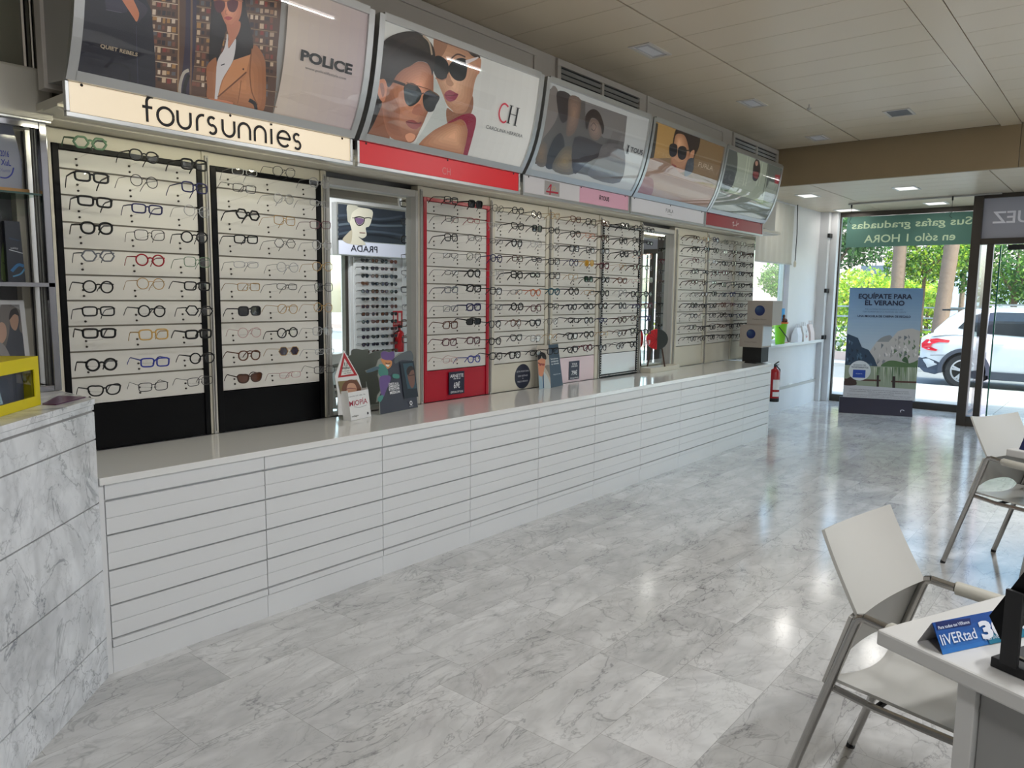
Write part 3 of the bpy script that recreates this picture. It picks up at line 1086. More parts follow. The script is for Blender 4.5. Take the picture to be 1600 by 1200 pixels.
# ---- poster 2
t, A = poster_box(1, 'curved light box with two large faces in sunglasses on white, second from the left')
x0, x1 = BX[1]
A.rect(x0, 2.3, x1, 2.9, (206, 206, 200))
for k in range(8):
    A.rect(3.25+.07*k, 2.3, 3.25+.07*(k+1), 2.9, (204+2*k, 203+2*k, 197+2*k))
c2 = lambda pts: C(560, 20, .2, pts)
A.poly(c2([(300, 540), (590, 500), (700, 900), (440, 1040), (600, 700)]), (186, 190, 184))
soft(A, c2([(595, 190), (700, 210), (850, 288), (936, 338), (958, 380), (946, 450), (912, 530), (892, 640), (884, 720), (840, 780), (770, 796), (728, 758), (690, 716), (652, 620), (612, 520), (590, 430), (592, 300)]), (176, 128, 98), (226, 180, 146), c2([(740, 560)])[0])
A.poly(c2([(595, 190), (700, 212), (660, 330), (610, 360), (590, 430)]), (150, 106, 80))
A.poly(c2([(845, 282), (940, 335), (950, 352), (915, 350), (880, 330)]), (48, 34, 30))
A.poly(c2([(690, 745), (696, 860), (760, 825), (882, 782), (892, 650), (840, 770), (760, 785)]), (142, 98, 74))
soft(A, c2([(466, 1048), (560, 940), (660, 880), (790, 826), (842, 880), (852, 950), (840, 1040), (815, 1140), (600, 1100)]), (164, 110, 78), (222, 168, 128), c2([(740, 960)])[0])
A.poly(c2([(690, 862), (790, 806), (868, 786), (910, 808), (918, 850), (902, 930), (842, 1140), (812, 1140), (850, 960), (842, 880), (804, 832), (740, 852)]), (136, 24, 56))
A.poly(c2([(575, 368), (622, 334), (682, 368), (706, 430), (692, 510), (640, 528), (600, 492), (580, 430)]), (14, 14, 16))
A.poly(c2([(700, 440), (730, 382), (790, 354), (842, 368), (848, 440), (832, 512), (790, 534), (740, 512)]), (14, 14, 16))
A.stroke(c2([(600, 510), (650, 528), (690, 512)]), .006, (170, 120, 96))
A.stroke(c2([(838, 388), (890, 368), (936, 350)]), (.022, .008), (214, 204, 202))
A.stroke(c2([(722, 360), (772, 324), (834, 346)]), .008, (72, 46, 38))
A.poly(c2([(700, 470), (682, 548), (720, 576), (742, 556), (722, 520)]), (180, 132, 104))
A.poly(c2([(668, 640), (708, 604), (762, 628), (778, 640), (750, 684), (700, 692)]), (146, 62, 80))
A.stroke(c2([(672, 642), (720, 646), (776, 640)]), .004, (96, 32, 44))
A.poly(c2([(926, 360), (956, 366), (950, 440), (934, 482), (914, 440)]), (184, 130, 100))
A.poly(c2([(60, 965), (130, 690), (200, 690), (190, 800), (240, 1000)]), (140, 90, 66))
A.poly(c2([(60, 960), (70, 880), (125, 700), (140, 520), (200, 640), (130, 840)]), (46, 40, 38))
soft(A, c2([(190, 560), (260, 540), (290, 488), (360, 428), (460, 384), (530, 394), (578, 450), (584, 560), (576, 690), (530, 800), (506, 860), (472, 930), (436, 1000), (390, 1018), (320, 1000), (240, 960), (200, 860), (180, 700)]), (150, 96, 70), (228, 160, 124), c2([(480, 570)])[0], 9)
soft(A, c2([(188, 570), (240, 570), (280, 660), (320, 760), (316, 860), (370, 1000), (310, 1002), (236, 960), (196, 850), (180, 690)]), (160, 104, 78), (132, 84, 62), c2([(230, 800)])[0], 5)
A.poly(c2([(140, 535), (186, 514), (220, 556), (214, 640), (192, 698), (152, 650)]), (196, 128, 96))
A.poly(c2([(164, 560), (190, 556), (200, 620), (184, 660)]), (150, 92, 70))
A.poly(c2([(134, 520), (132, 440), (150, 290), (220, 200), (330, 154), (440, 150), (530, 200), (582, 270), (596, 360), (574, 490), (560, 440), (528, 392), (460, 382), (400, 418), (350, 440), (294, 490), (256, 560), (226, 580), (200, 520)]), (40, 33, 31))
for o in range(7):
    A.stroke(c2([(170+30*o, 420-34*o), (280+30*o, 250-12*o), (420+14*o, 196+4*o), (540, 300+6*o)]), .003, (52, 43, 39))
A.stroke(c2([(500, 180), (548, 230), (570, 330)]), .012, (170, 150, 128))
A.poly(c2([(354, 574), (400, 548), (450, 568), (488, 622), (472, 684), (430, 722), (390, 730), (360, 692), (350, 620)]), (30, 34, 36))
A.poly(c2([(504, 640), (540, 608), (590, 620), (630, 660), (602, 722), (580, 768), (540, 774), (510, 742), (498, 690)]), (38, 40, 42))
A.stroke(c2([(262, 532), (310, 548), (362, 566)]), .013, (42, 30, 28))
A.stroke(c2([(370, 546), (470, 576), (560, 606), (626, 652)]), .004, (120, 74, 50))
A.stroke(c2([(486, 640), (500, 628), (512, 640)]), .005, (60, 40, 32))
A.poly(c2([(432, 736), (414, 780), (440, 798), (492, 802), (502, 770), (474, 712)]), (170, 106, 80))
A.poly(c2([(364, 852), (420, 838), (462, 862), (486, 850), (482, 882), (440, 912), (390, 892)]), (144, 64, 60))
A.stroke(c2([(366, 852), (430, 864), (484, 862)]), .004, (88, 34, 34))
A.poly(c2([(360, 960), (400, 940), (440, 960), (420, 1000), (380, 1008)]), (216, 152, 118))
A.stroke(c2([(1166, 736), (1140, 712), (1112, 728), (1094, 785), (1104, 838), (1128, 858), (1150, 846)]), .010, (196, 28, 58))
A.stroke(c2([(1192, 726), (1178, 790), (1164, 862)]), .014, (18, 18, 20))
A.stroke(c2([(1242, 744), (1230, 810), (1216, 882)]), .014, (18, 18, 20))
A.stroke(c2([(1180, 790), (1230, 806)]), .004, (18, 18, 20), False)
for q in ((1192, 726), (1164, 862), (1242, 744), (1216, 882)):
    A.stroke(c2([(q[0]-14, q[1]-3), (q[0]+14, q[1]+5)]), .003, (18, 18, 20), False)
T(A, 'CAROLINA HERRERA', *c2([(992, 890), (1276, 966)]), 5.4, (44, 44, 46))
A.build('printed_poster', t, M_print)

# ---- poster 3
t, A = poster_box(2, 'curved light box with a dim grey couple photo in a pale border, middle of five')
x0, x1 = BX[2]
A.rect(x0, 2.3, x1, 2.9, (178, 180, 178))
c3 = lambda pts: C(820, 110, .175, pts)
A.poly(c3([(226, 164), (914, 410), (880, 700), (842, 1000), (90, 832)]), (84, 80, 78), False)
A.poly(c3([(540, 280), (912, 412), (890, 640), (700, 600), (540, 420)]), (112, 108, 106), False)
A.poly(c3([(230, 170), (300, 196), (290, 420), (170, 600), (130, 640)]), (116, 108, 104))
A.poly(c3([(290, 190), (410, 226), (400, 400), (340, 470), (300, 380)]), (48, 40, 42))
soft(A, c3([(400, 232), (500, 262), (484, 440), (440, 560), (372, 580), (384, 400)]), (104, 86, 76), (140, 112, 94), c3([(440, 380)])[0], 5)
A.poly(c3([(540, 410), (600, 346), (666, 380), (706, 500), (690, 570), (650, 450), (590, 430), (552, 530)]), (44, 34, 32))
soft(A, c3([(588, 438), (650, 448), (686, 560), (644, 624), (590, 600), (568, 520)]), (108, 92, 84), (146, 120, 106), c3([(630, 520)])[0], 5)
A.stroke(c3([(586, 500), (610, 470), (634, 500), (616, 540), (590, 520)]), .005, (60, 48, 44))
A.poly(c3([(240, 640), (320, 560), (350, 700), (260, 870), (180, 850)]), (38, 36, 42))
soft(A, c3([(340, 690), (450, 720), (430, 925), (240, 880)]), (92, 82, 68), (136, 116, 82), c3([(350, 820)])[0], 5)
A.poly(c3([(440, 600), (650, 650), (740, 720), (560, 820), (430, 920)]), (50, 42, 46))
soft(A, c3([(110, 640), (190, 660), (180, 850), (95, 830)]), (96, 86, 76), (120, 100, 80), c3([(140, 740)])[0], 4)
A.poly(c3([(700, 660), (880, 700), (842, 1000), (560, 940), (640, 800)]), (96, 92, 92))
T(A, 'TOUS', *c3([(940, 706), (1048, 734)]), 7.5, (34, 34, 36), bold=.02)
u, v = A.S.uv(*c3([(916, 702)])[0])
A.disc(u, v-.012, .014, .017, (34, 34, 36), 12)
A.disc(u, v+.014, .010, .011, (34, 34, 36), 12)
for s_ in (-1, 1):
    A.disc(u+s_*.009, v+.024, .004, .005, (34, 34, 36), 8)
    A.disc(u+s_*.010, v-.030, .006, .007, (34, 34, 36), 8)
A.build('printed_poster', t, M_print)

# ---- poster 4
t, A = poster_box(3, 'curved light box with a brown photo of a dark-glassed face, second from far end')
x0, x1 = BX[3]
A.rect(x0, 2.3, x1, 2.9, (126, 100, 66))
c4 = lambda pts: C(980, 180, .1583, pts)
A.poly(c4([(240, 60), (560, 120), (470, 420), (200, 430)]), (168, 132, 76), False)
A.poly(c4([(240, 60), (306, 84), (262, 424), (200, 424)]), (54, 50, 44), False)
A.poly(c4([(450, 300), (476, 150), (540, 110), (640, 150), (716, 210), (706, 320), (664, 410), (650, 520), (600, 570), (560, 400), (500, 230)]), (40, 28, 26))
soft(A, c4([(484, 190), (560, 196), (600, 296), (616, 420), (584, 540), (500, 566), (432, 500), (438, 380), (460, 280)]), (160, 112, 80), (214, 164, 126), c4([(510, 260)])[0], 6)
A.poly(c4([(416, 300), (450, 280), (490, 300), (486, 384), (450, 412), (416, 390)]), (24, 20, 26))
A.poly(c4([(498, 330), (540, 304), (582, 330), (576, 412), (540, 442), (500, 412)]), (24, 20, 26))
A.stroke(c4([(576, 350), (640, 344)]), .008, (24, 20, 26), False)
A.poly(c4([(620, 370), (660, 346), (646, 430), (612, 462)]), (186, 134, 100))
A.poly(c4([(440, 480), (480, 500), (470, 516), (440, 502)]), (140, 66, 60))
A.poly(c4([(590, 450), (650, 430), (640, 560), (560, 600)]), (60, 64, 70))
A.poly(c4([(200, 440), (420, 480), (560, 600), (880, 700), (840, 960), (90, 800)]), (150, 122, 104))
A.poly(c4([(150, 620), (250, 640), (230, 790), (100, 780)]), (130, 74, 70))
T(A, 'FURLA', *c4([(698, 490), (842, 520)]), 7.5, (196, 180, 154))
A.build('printed_poster', t, M_print)

# ---- poster 5
t, A = poster_box(4, 'curved light box with a green-grey room photo and tiny figure, at far end')
x0, x1 = BX[4]
A.rect(x0, 2.3, x1, 2.9, (118, 124, 114))
A.poly(c4([(1060, 330), (1390, 450), (1340, 860), (1000, 760)]), (160, 168, 150), False)
A.poly(c4([(1000, 320), (1085, 360), (1070, 600), (960, 640)]), (80, 86, 82))
A.poly(c4([(960, 560), (1060, 570), (1044, 690), (970, 760), (920, 750)]), (58, 62, 62))
for X in (1190, 1215, 1320, 1345):
    A.stroke(c4([(X, 400), (X-50, 700)]), .010, (196, 202, 180), False)
A.stroke(c4([(1390, 470), (1330, 800)]), .012, (74, 78, 72), False)
A.poly(c4([(1396, 470), (1540, 500), (1490, 760), (1370, 720)]), (96, 102, 96), False)
A.poly(c4([(1250, 470), (1276, 428), (1300, 450), (1312, 520), (1300, 600), (1270, 650), (1236, 630), (1240, 540)]), (38, 28, 32))
A.poly(c4([(1262, 462), (1284, 456), (1286, 490), (1268, 500)]), (188, 140, 120))
A.poly(c4([(1242, 560), (1292, 566), (1284, 624), (1246, 612)]), (134, 58, 58))
A.poly(c4([(1458, 586), (1508, 594), (1500, 684), (1450, 672)]), (158, 26, 44), False)
A.stroke(c4([(1464, 660), (1474, 620), (1486, 628), (1472, 640), (1490, 650), (1498, 632)]), .006, (214, 160, 166))
A.build('printed_poster', t, M_print)

# ---- sign bands
INK = (18, 17, 18)
t, A = band(0, 'cream lit sign band with thin black letters, under the newsstand poster', (250, 232, 202), .42)
def glyph(ch):
    arc = lambda cx, cy, r, a0, a1, n=14: [(cx+r*math.cos(math.radians(a0+(a1-a0)*i/n)), cy+r*math.sin(math.radians(a0+(a1-a0)*i/n))) for i in range(n+1)]
    if ch == 'o': return [arc(.5, .5, .5, 0, 360, 24)]
    if ch == 'f': return [arc(.62, 1.12, .34, 80, 180, 8)+[(.28, 0)], [(0, .84), (.62, .84)]]
    if ch == 'u': return [[(0, 1), (0, .42)]+arc(.42, .42, .42, 180, 360, 12)+[(.84, 1)]]
    if ch == 'n': return [[(0, 0), (0, .58)]+arc(.42, .58, .42, 180, 0, 12)+[(.84, 0)]]
    if ch == 'r': return [[(0, 0), (0, .58)]+arc(.42, .58, .42, 180, 78, 8)]
    if ch == 'i': return [[(0, 0), (0, 1)], [(0, 1.22), (0, 1.34)]]
    if ch == 'e': return [[(0.02, .52), (1, .52)]+arc(.5, .5, .5, 2, 318, 20)]
    if ch == 's': return [arc(.30, .73, .25, 40, 270, 10)+arc(.32, .25, .26, 88, -140, 10)]
base = A.S.uv(258, 195.5)[1]
xh = A.S.uv(258, 168.5)[1]-base
gx = {'f': .72, 'o': 1, 'u': .84, 'n': .84, 'r': .5, 'i': .1, 'e': 1, 's': .6}
for ch, pa in zip('foursunnies', (222.5, 246, 277.5, 307.5, 324, 347.5, 372.5, 397.5, 423.5, 433, 457.5)):
    u0 = A.S.uv(pa, 178+(pa-222)*.172)[0]
    k = xh*.96
    for st in glyph(ch):
        A.stroke([(u0+x*k, base+y*xh) for x, y in st], .0114, INK, False, uv=True)
A.build('sign_lettering', t, attr_mat('sign_ink', .5))
t, A = band(1, 'glowing red sign band under the poster of two large faces', (196, 32, 40), .34)
T(A, 'CH', (691, 266), (704, 269), 11, (236, 150, 150))
A.stroke([(688, 276), (706, 279.5)], .002, (228, 120, 120), False)
A.build('sign_lettering', t, MATS['sign_ink'])
t, A = band(2, 'white and pink sign band under the grey couple poster', (214, 210, 210), .06)
a, b = A.S.uv(905.5, 300)[0], A.S.uv(983, 318)[0]
A.rect(a, -.007, 1.296, .1012, (232, 176, 194))
a, b = A.S.uv(850.5, 297)[0], A.S.uv(874, 300)[0]
A.rect(a, .004, b, .094, (168, 162, 158))
A.stroke(C(820, 110, .175, [(232, 1020), (190, 1080), (298, 1096)]), .012, (186, 36, 60), False)
A.stroke(C(820, 110, .175, [(234, 1018), (222, 1112)]), .012, (186, 36, 60), False)
A.stroke(C(820, 110, .175, [(246, 1046), (262, 1040), (272, 1060), (256, 1072), (244, 1058)]), .006, (206, 178, 134))
T(A, 'TOUS', (939, 309), (951.5, 312), 6.4, (50, 34, 40), bold=.02)
u, v = A.S.uv(937.3, 308)
A.disc(u, v-.008, .008, .012, (50, 34, 40), 10)
A.disc(u, v+.010, .006, .007, (50, 34, 40), 10)
A.build('sign_lettering', t, MATS['sign_ink'])
t, A = band(3, 'plain white sign band under the brown sunglasses poster', (218, 216, 218), .06)
T(A, 'FURLA', (1040.5, 328.5), (1052, 331), 5.6, (70, 70, 72))
A.stroke([(1043, 335), (1050, 336.3)], .002, (110, 110, 112), False)
A.build('sign_lettering', t, MATS['sign_ink'])
t, A = band(4, 'dark red sign band with white handwriting at the far end', (150, 18, 34), .05)
q = lambda pts: C(1140, 300, 1/15, pts)
for st in ([(68, 716), (96, 704), (90, 724), (76, 744), (96, 790), (104, 770)], [(84, 730), (78, 820)], [(110, 786), (124, 770), (130, 790), (140, 766)], [(170, 670), (150, 790), (166, 776), (160, 760)], [(176, 758), (190, 740), (186, 758), (212, 738)]):
    A.stroke(q(st), .007, (232, 214, 214))
A.build('sign_lettering', t, MATS['sign_ink'])

# ---- canopy soffit behind the bands, with strip lamps
t = thing('canopy_soffit', 'ribbed cream soffit with hidden strip lamps running behind the sign bands', 'soffit', (4.5, 3.36, 2.19))
mb = MB()
pr = [(3.104, 2.234), (3.16, 2.234), (3.165, 2.226), (3.30, 2.226), (3.305, 2.234), (3.42, 2.234), (3.425, 2.226), (3.50, 2.226), (3.505, 2.236), (3.66, 2.236), (3.66, 2.262), (3.104, 2.262)]
mb.prism(pr, lambda u, v, d: V((d, u, v)), 1.152, 8.42)
mb.build('ribbed_panel', M_pil, t)
for (a, b), e, c in zip(BX, (2.6, 0, 1.2, .8, 1.1), ((1, .97, .74), None, (1, .97, .86), (1, .98, .95), (1, .98, .86))):
    if not e:
        continue
    a, b = a+.05, b-.05
    MB().box(a, 3.108, 2.214, b, 3.122, 2.232).build('strip_lamp', mat('strip_lamp_lit', (255, 244, 214), .4, emit=1.2), t)
    lamp('strip_glow', 'AREA', ((a+b)/2-4.5, 3.124-3.36, 2.222-2.19), e, c, (math.radians(62), 0, 0), t, shape='RECTANGLE', size=b-a, size_y=.014)

# ---- grey fascia and chrome strips left of the poster boxes, above the glass cabinet
mb = MB().box(-.6, 3.50, 2.275, 1.36, 3.54, 3.17)
struct('trim_corner_fascia', mb, mat('fascia_greygreen', (132, 130, 114), .3))
q = on(38, 60, 'y', 3.49)
mb = MB().tube([V((q.x, 3.494, 2.28)), V((q.x, 3.494, 3.16))], .011, 8).tube([V((q.x+.028, 3.494, 2.28)), V((q.x+.028, 3.494, 3.16))], .007, 8)
struct('trim_chrome_strip', mb, M_chrome)
DX, DN = V((-.72, -.694, 0)).normalized(), V((.694, -.72, 0)).normalized()
# ================================================================ display racks
YR = 3.62
GZ = [2.145, 2.065, 1.954, 1.838, 1.724, 1.610, 1.497, 1.383, 1.269, 1.153, 1.028]
ROWZ = [2.135, 2.026, 1.912, 1.80, 1.684, 1.568, 1.455, 1.341, 1.226, 1.112]
M_brown = mat('base_silver', (206, 206, 208), .22, .15)
M_pinkb = mat('base_pink', (226, 206, 212), .4)
M_peg = glassy('peg_acrylic', (250, 250, 250), .6)
M_screw = mat('screw_dark', (70, 64, 60), .4, .5)
# id: x0, x1, frame material, frame width, base material, label, short name for the glasses' labels
RACKS = {
 'A': (1.285, 1.955, M_black, .026, M_black, 'slatted eyeglass rack in a black frame with black base, leftmost, beside the glass cabinet', 'the leftmost black-framed rack'),
 'B': (2.000, 2.662, M_black, .030, M_black, 'slatted eyeglass rack in a black frame with black base, left of the tall mirror', 'the black-framed rack beside the mirror'),
 'C': (3.462, 4.112, M_red, .028, M_red, 'slatted eyeglass rack in a red frame with a red base', 'the red-framed rack'),
 'D': (4.140, 4.815, M_pil, .030, M_pil, 'cream eyeglass rack with no coloured frame, just right of the red-framed rack', 'the cream rack beside the red one'),
 'E': (4.855, 5.545, M_pil, .030, M_pinkb, 'cream eyeglass rack with a pale pink base', 'the pink-based rack'),
 'F': (5.600, 6.255, M_black, .026, M_brown, 'slatted eyeglass rack in a black frame dotted with white studs', 'the studded rack'),
 'G': (6.995, 7.665, M_pil, .030, M_pil, 'cream eyeglass rack just right of the second mirror', 'the rack right of the second mirror'),
 'H': (7.705, 8.395, M_pil, .030, M_pil, 'cream eyeglass rack at the far end, behind the globe boxes', 'the far-end rack'),
}
def peg_bm(z):
    mb = MB()
    return mb
pb = MB().tube([(0, 0, -.012), (0, -.10, -.004), (0, -.176, .004), (0, -.180, .012)], .0016, 6)
PEG = pb.mesh('peg', [M_peg])
pb = MB().lathe([(0, -.006), (.0045, -.005), (.005, 0)], (0, 0, -.012), 8, axis='y').lathe([(0, -.006), (.0045, -.005), (.005, 0)], (0.002, 0, -.038), 8, axis='y')
PEGS = pb.mesh('peg_screws', [M_screw])
RK = {}
for key, (x0, x1, mf, fw, mbase, lab, short) in RACKS.items():
    t = thing('eyewear_rack', lab, 'display rack', ((x0+x1)/2, YR, .815), 0, 'eyewear racks along the wall')
    RK[key] = t
    mb = MB()
    fy = YR-.008
    mb.box(x0, fy, .817, x0+fw, YR+.03, 2.168).box(x1-fw, fy, .817, x1, YR+.03, 2.168)
    mb.box(x0+fw, fy, 2.145, x1-fw, YR+.03, 2.168)
    if key == 'F':
        mb.box(x0+fw, fy, .817, x1-fw, YR+.03, .845)
    mb.build('frame', mf, t, .002)
    mb = MB().box(x0+fw, YR, .845 if key == 'F' else .817, x1-fw, YR+.03, 1.026)
    mb.build('base_panel', mbase, t)
    mb = MB()
    for k in range(10):
        mb.box(x0+fw+.001, YR, GZ[k+1]+.004, x1-fw-.001, YR+.014, GZ[k]-.004)
    mb.box(x0+fw+.001, YR+.013, 1.03, x1-fw-.001, YR+.03, 2.145, 1)
    mb.build('slat_board', [M_slat, M_groove], t)
    if key == 'F':
        mb = MB()
        for k in range(64):
            z = .83+.021*k
            for xx in (x0+.013, x1-.013):
                mb.ball((xx, fy, z), (.0055, .003, .0055), 6, 4)
        for k in range(30):
            xx = x0+.034+.0202*k
            for zz in (.831, 2.157):
                mb.ball((xx, fy, zz), (.0055, .003, .0055), 6, 4)
        o = mb.build('studs', M_lam, t)
        o['kind'] = 'stuff'
    for k in range(10):
        for c in range(3):
            for nm, me in (('peg', PEG),):
                o = bpy.data.objects.new(nm, me)
                COL.objects.link(o)
                o.parent = t
                o.location = (x0+.096+.225*c-(x0+x1)/2, 0, ROWZ[k]-.815-.012)
                o2 = bpy.data.objects.new('screws', PEGS)
                COL.objects.link(o2)
                o2.parent = o
# pilasters and header strip
mb = MB()
PX = [(1.14, 1.282), (1.958, 1.997), (2.665, 2.700), (3.415, 3.459), (4.115, 4.137), (4.818, 4.852), (5.548, 5.597), (6.258, 6.285), (6.925, 6.992), (7.668, 7.702)]
i = 1
for a, b in PX:
    w = b-a
    mb = MB().box(a, YR-.004, .816, b, YR+.06, 2.232)
    if w < .1:
        c = (a+b)/2
        mb.box(c-.008, YR-.016, .816, c+.008, YR-.003, 2.21, 1)
        mb.box(c-.0015, YR-.0175, .83, c+.0015, YR-.015, 2.2, 2)
    struct('trim_pilaster_%d' % i, mb, [M_pil, M_alud, M_blackm])
    i += 1
mb = MB().box(1.282, YR+.005, 2.17, 2.66, YR+.06, 2.232).box(3.46, YR+.005, 2.17, 6.25, YR+.06, 2.232).box(6.99, YR+.005, 2.17, 8.42, YR+.06, 2.232)
struct('trim_rack_header', mb, M_pil)

# mirrors
YM = 3.66
def mirror(x0, x1, z0, z1, label):
    t = thing('wall_mirror', label, 'mirror', ((x0+x1)/2, YM, z0))
    mb = MB()
    f = .02
    mb.box(x0, YR-.006, z0, x0+f, YM+.02, z1).box(x1-f, YR-.006, z0, x1, YM+.02, z1)
    mb.box(x0+f, YR-.006, z1-.04, x1-f, YM+.02, z1)
    mb.box(x0+f, YR-.006, z0, x1-f, YM+.02, z0+.004)
    mb.build('frame', M_alud, t, .002)
    MB().box(x0+f, YM, z0+.004, x1-f, YM+.012, z1-.04).build('mirror_glass', M_mirror, t)
    return t
mirror(2.702, 3.413, .818, 2.20, 'tall recessed wall mirror between the black-framed and red-framed racks')
t = mirror(6.287, 6.922, .818, 2.20, 'tall wall mirror right of the studded rack, reflecting the street')
mb = MB().box(8.398, 3.385, .817, 8.412, 3.66, 2.225)
o = single('wall_mirror', mb, M_mirror, 'narrow mirrored end panel closing the rack row by the blind', 'mirror')

# ================================================================ eyeglasses
FR = {'black': ((8, 8, 10), .2, 0), 'charcoal': ((46, 46, 50), .3, .2), 'navy': ((26, 28, 78), .25, 0), 'blue': ((36, 52, 150), .25, 0),
      'red': ((150, 16, 34), .25, 0), 'wine': ((84, 26, 40), .25, 0), 'silver': ((168, 168, 170), .25, .9), 'gold': ((176, 140, 84), .25, .9),
      'gunmetal': ((84, 82, 82), .3, .8), 'green': ((92, 122, 96), .25, 0), 'grey': ((104, 108, 116), .2, 0), 'amber': ((196, 156, 84), .2, 0),
      'tortoise': ((92, 54, 32), .22, 0), 'orange': ((186, 98, 44), .22, 0), 'pink': ((196, 160, 158), .25, 0), 'brown': ((66, 42, 32), .22, 0), 'teal': ((40, 84, 96), .25, 0)}
def fmat(c):
    col, r, me = FR[c]
    return mat('frame_'+c, col, r+.08, me, spec=.3)
LENS = {'clear': M_acryl, 'dark': mat('lens_dark', (18, 18, 20), .06, spec=.8), 'purple': mat('lens_purple', (44, 32, 50), .08, spec=.8),
        'brown': mat('lens_brown', (84, 46, 24), .08, spec=.8), 'yellow': mat('lens_yellow', (168, 124, 30), .08, spec=.8), 'green': mat('lens_green', (26, 52, 34), .08, spec=.8)}
M_lens = glassy('lens_clear', (250, 250, 250), 1.6)
LENS['clear'] = M_lens
def outline(shape, n=28):
    a, b, e, top = {'round': (.0255, .0245, 2.0, 0), 'panto': (.026, .0235, 2.3, .12), 'rectangular': (.0285, .0190, 4.0, .06), 'square': (.0275, .0225, 3.6, .04),
                    'hexagonal': (.0275, .0235, 2.0, 0), 'cat-eye': (.0290, .0215, 2.7, .3), 'narrow': (.0285, .0150, 3.2, .05), 'aviator': (.0290, .0250, 2.5, .34)}[shape]
    pts = []
    for i in range(n):
        t = 2*PI*i/n
        c, s = math.cos(t), math.sin(t)
        if shape == 'hexagonal':
            k = PI/3
            r = math.cos(PI/6)/math.cos((t % k)-k/2)
            r = .35+.65*r if False else r*1.06
            x, z = a*r*c, b*r*s
        else:
            x = a*math.copysign(abs(c)**(2/e), c)
            z = b*math.copysign(abs(s)**(2/e), s)
        if shape == 'cat-eye':
            z += .16*max(0, x)*(1 if z > 0 else .25)*1.2
        x *= 1+top*(z/b)*.5
        pts.append((x, z))
    return pts
GPROTO = {}
GROOT = {}
def gl_meshes(shape, col, lens, thick):
    key = (shape, col, lens, thick)
    if key in GPROTO:
        return GPROTO[key]
    r = {'thick': .0038, 'medium': .0028, 'thin': .0015}[thick]
    metal = FR[col][2] > .5
    cx = .036
    base = outline(shape)
    mb = MB()
    lm = MB()
    wrap = lambda x: .55*x*x
    for s in (-1, 1):
        pts = [V((s*(cx+x), wrap(cx+x), z)) for x, z in base]
        mb.tube(pts, r, 6, closed=True, flat=1.25, up=(0, 1, 0))
        c = V((s*cx, wrap(cx), 0))
        vs = [c]+[V((p.x, p.y+.0004, p.z)) for p in pts]
        n = len(pts)
        lm.add(vs, [(0, 1+i, 1+(i+1) % n) for i in range(n)], 0, False)
    ix = cx-max(-min(p[0] for p in base), 0)
    zb = .007
    xin = min((cx+x) for x, z in base if abs(z-zb) < .006)
    mb.tube([V((-xin, .0008, zb)), V((-xin*.5, -.001, zb+.003)), V((0, -.0016, zb+.004)), V((xin*.5, -.001, zb+.003)), V((xin, .0008, zb))], r*1.15, 6)
    if shape == 'aviator':
        mb.tube([V((-xin-.006, .001, .019)), V((0, -.001, .020)), V((xin+.006, .001, .019))], r, 6)
    xo = cx+max(p[0] for p in base)
    for s in (-1, 1):
        xt = cx+max(x for x, z in base if z > .004)
        mb.tube([V((s*xt, wrap(xt), .012)), V((s*(xt+.004), wrap(xt)+.004, .0125))], max(r*1.2, .0016), 6)
        mb.tube([V((s*.008, .004, -.002)), V((s*.0085, .008, -.008))], .0016, 5)
    tm = []
    xt = cx+max(x for x, z in base if z > .004)+.0042
    for s in (-1, 1):
        q = MB()
        y0 = wrap(xt)+.004
        wd = {'thick': .0042, 'medium': .0030, 'thin': .0013}[thick]
        pts = [V((s*xt, y0, .0125)), V((s*(xt+.001), y0+.03, .0125)), V((s*xt, y0+.088, .011)), V((s*(xt-.003), y0+.105, .004)), V((s*(xt-.006), y0+.128, -.018)), V((s*(xt-.007), y0+.136, -.029))]
        rs = [wd, wd, wd*.9, max(wd*.9, .0017), max(wd, .0021), max(wd*.9, .0018)]
        q.tube(pts, rs, 6, flat=.5, up=(0, 0, 1))
        tm.append(q.mesh('temple', [fmat(col)]))
    res = (mb.mesh('front', [fmat(col)]), tm, lm.mesh('lenses', [LENS[lens]]))
    GPROTO[key] = res
    return res
def eyeglasses(shape, col, lens, thick, label, loc, rot, group, sun_=False):
    f, tm, lm = gl_meshes(shape, col, lens, thick)
    o = bpy.data.objects.new('sunglasses' if sun_ else 'eyeglasses', None)
    o.empty_display_size = .02
    COL.objects.link(o)
    o.location = loc
    o.rotation_euler = rot
    setp(o, label, 'sunglasses' if sun_ else 'eyeglasses', group)
    for nm, me in (('front', f), ('temple', tm[0]), ('temple', tm[1]), ('lenses', lm)):
        c = bpy.data.objects.new(nm, me)
        COL.objects.link(c)
        c.parent = o
    return o
TH = {'k': 'thick', 'm': 'medium', 'n': 'thin'}
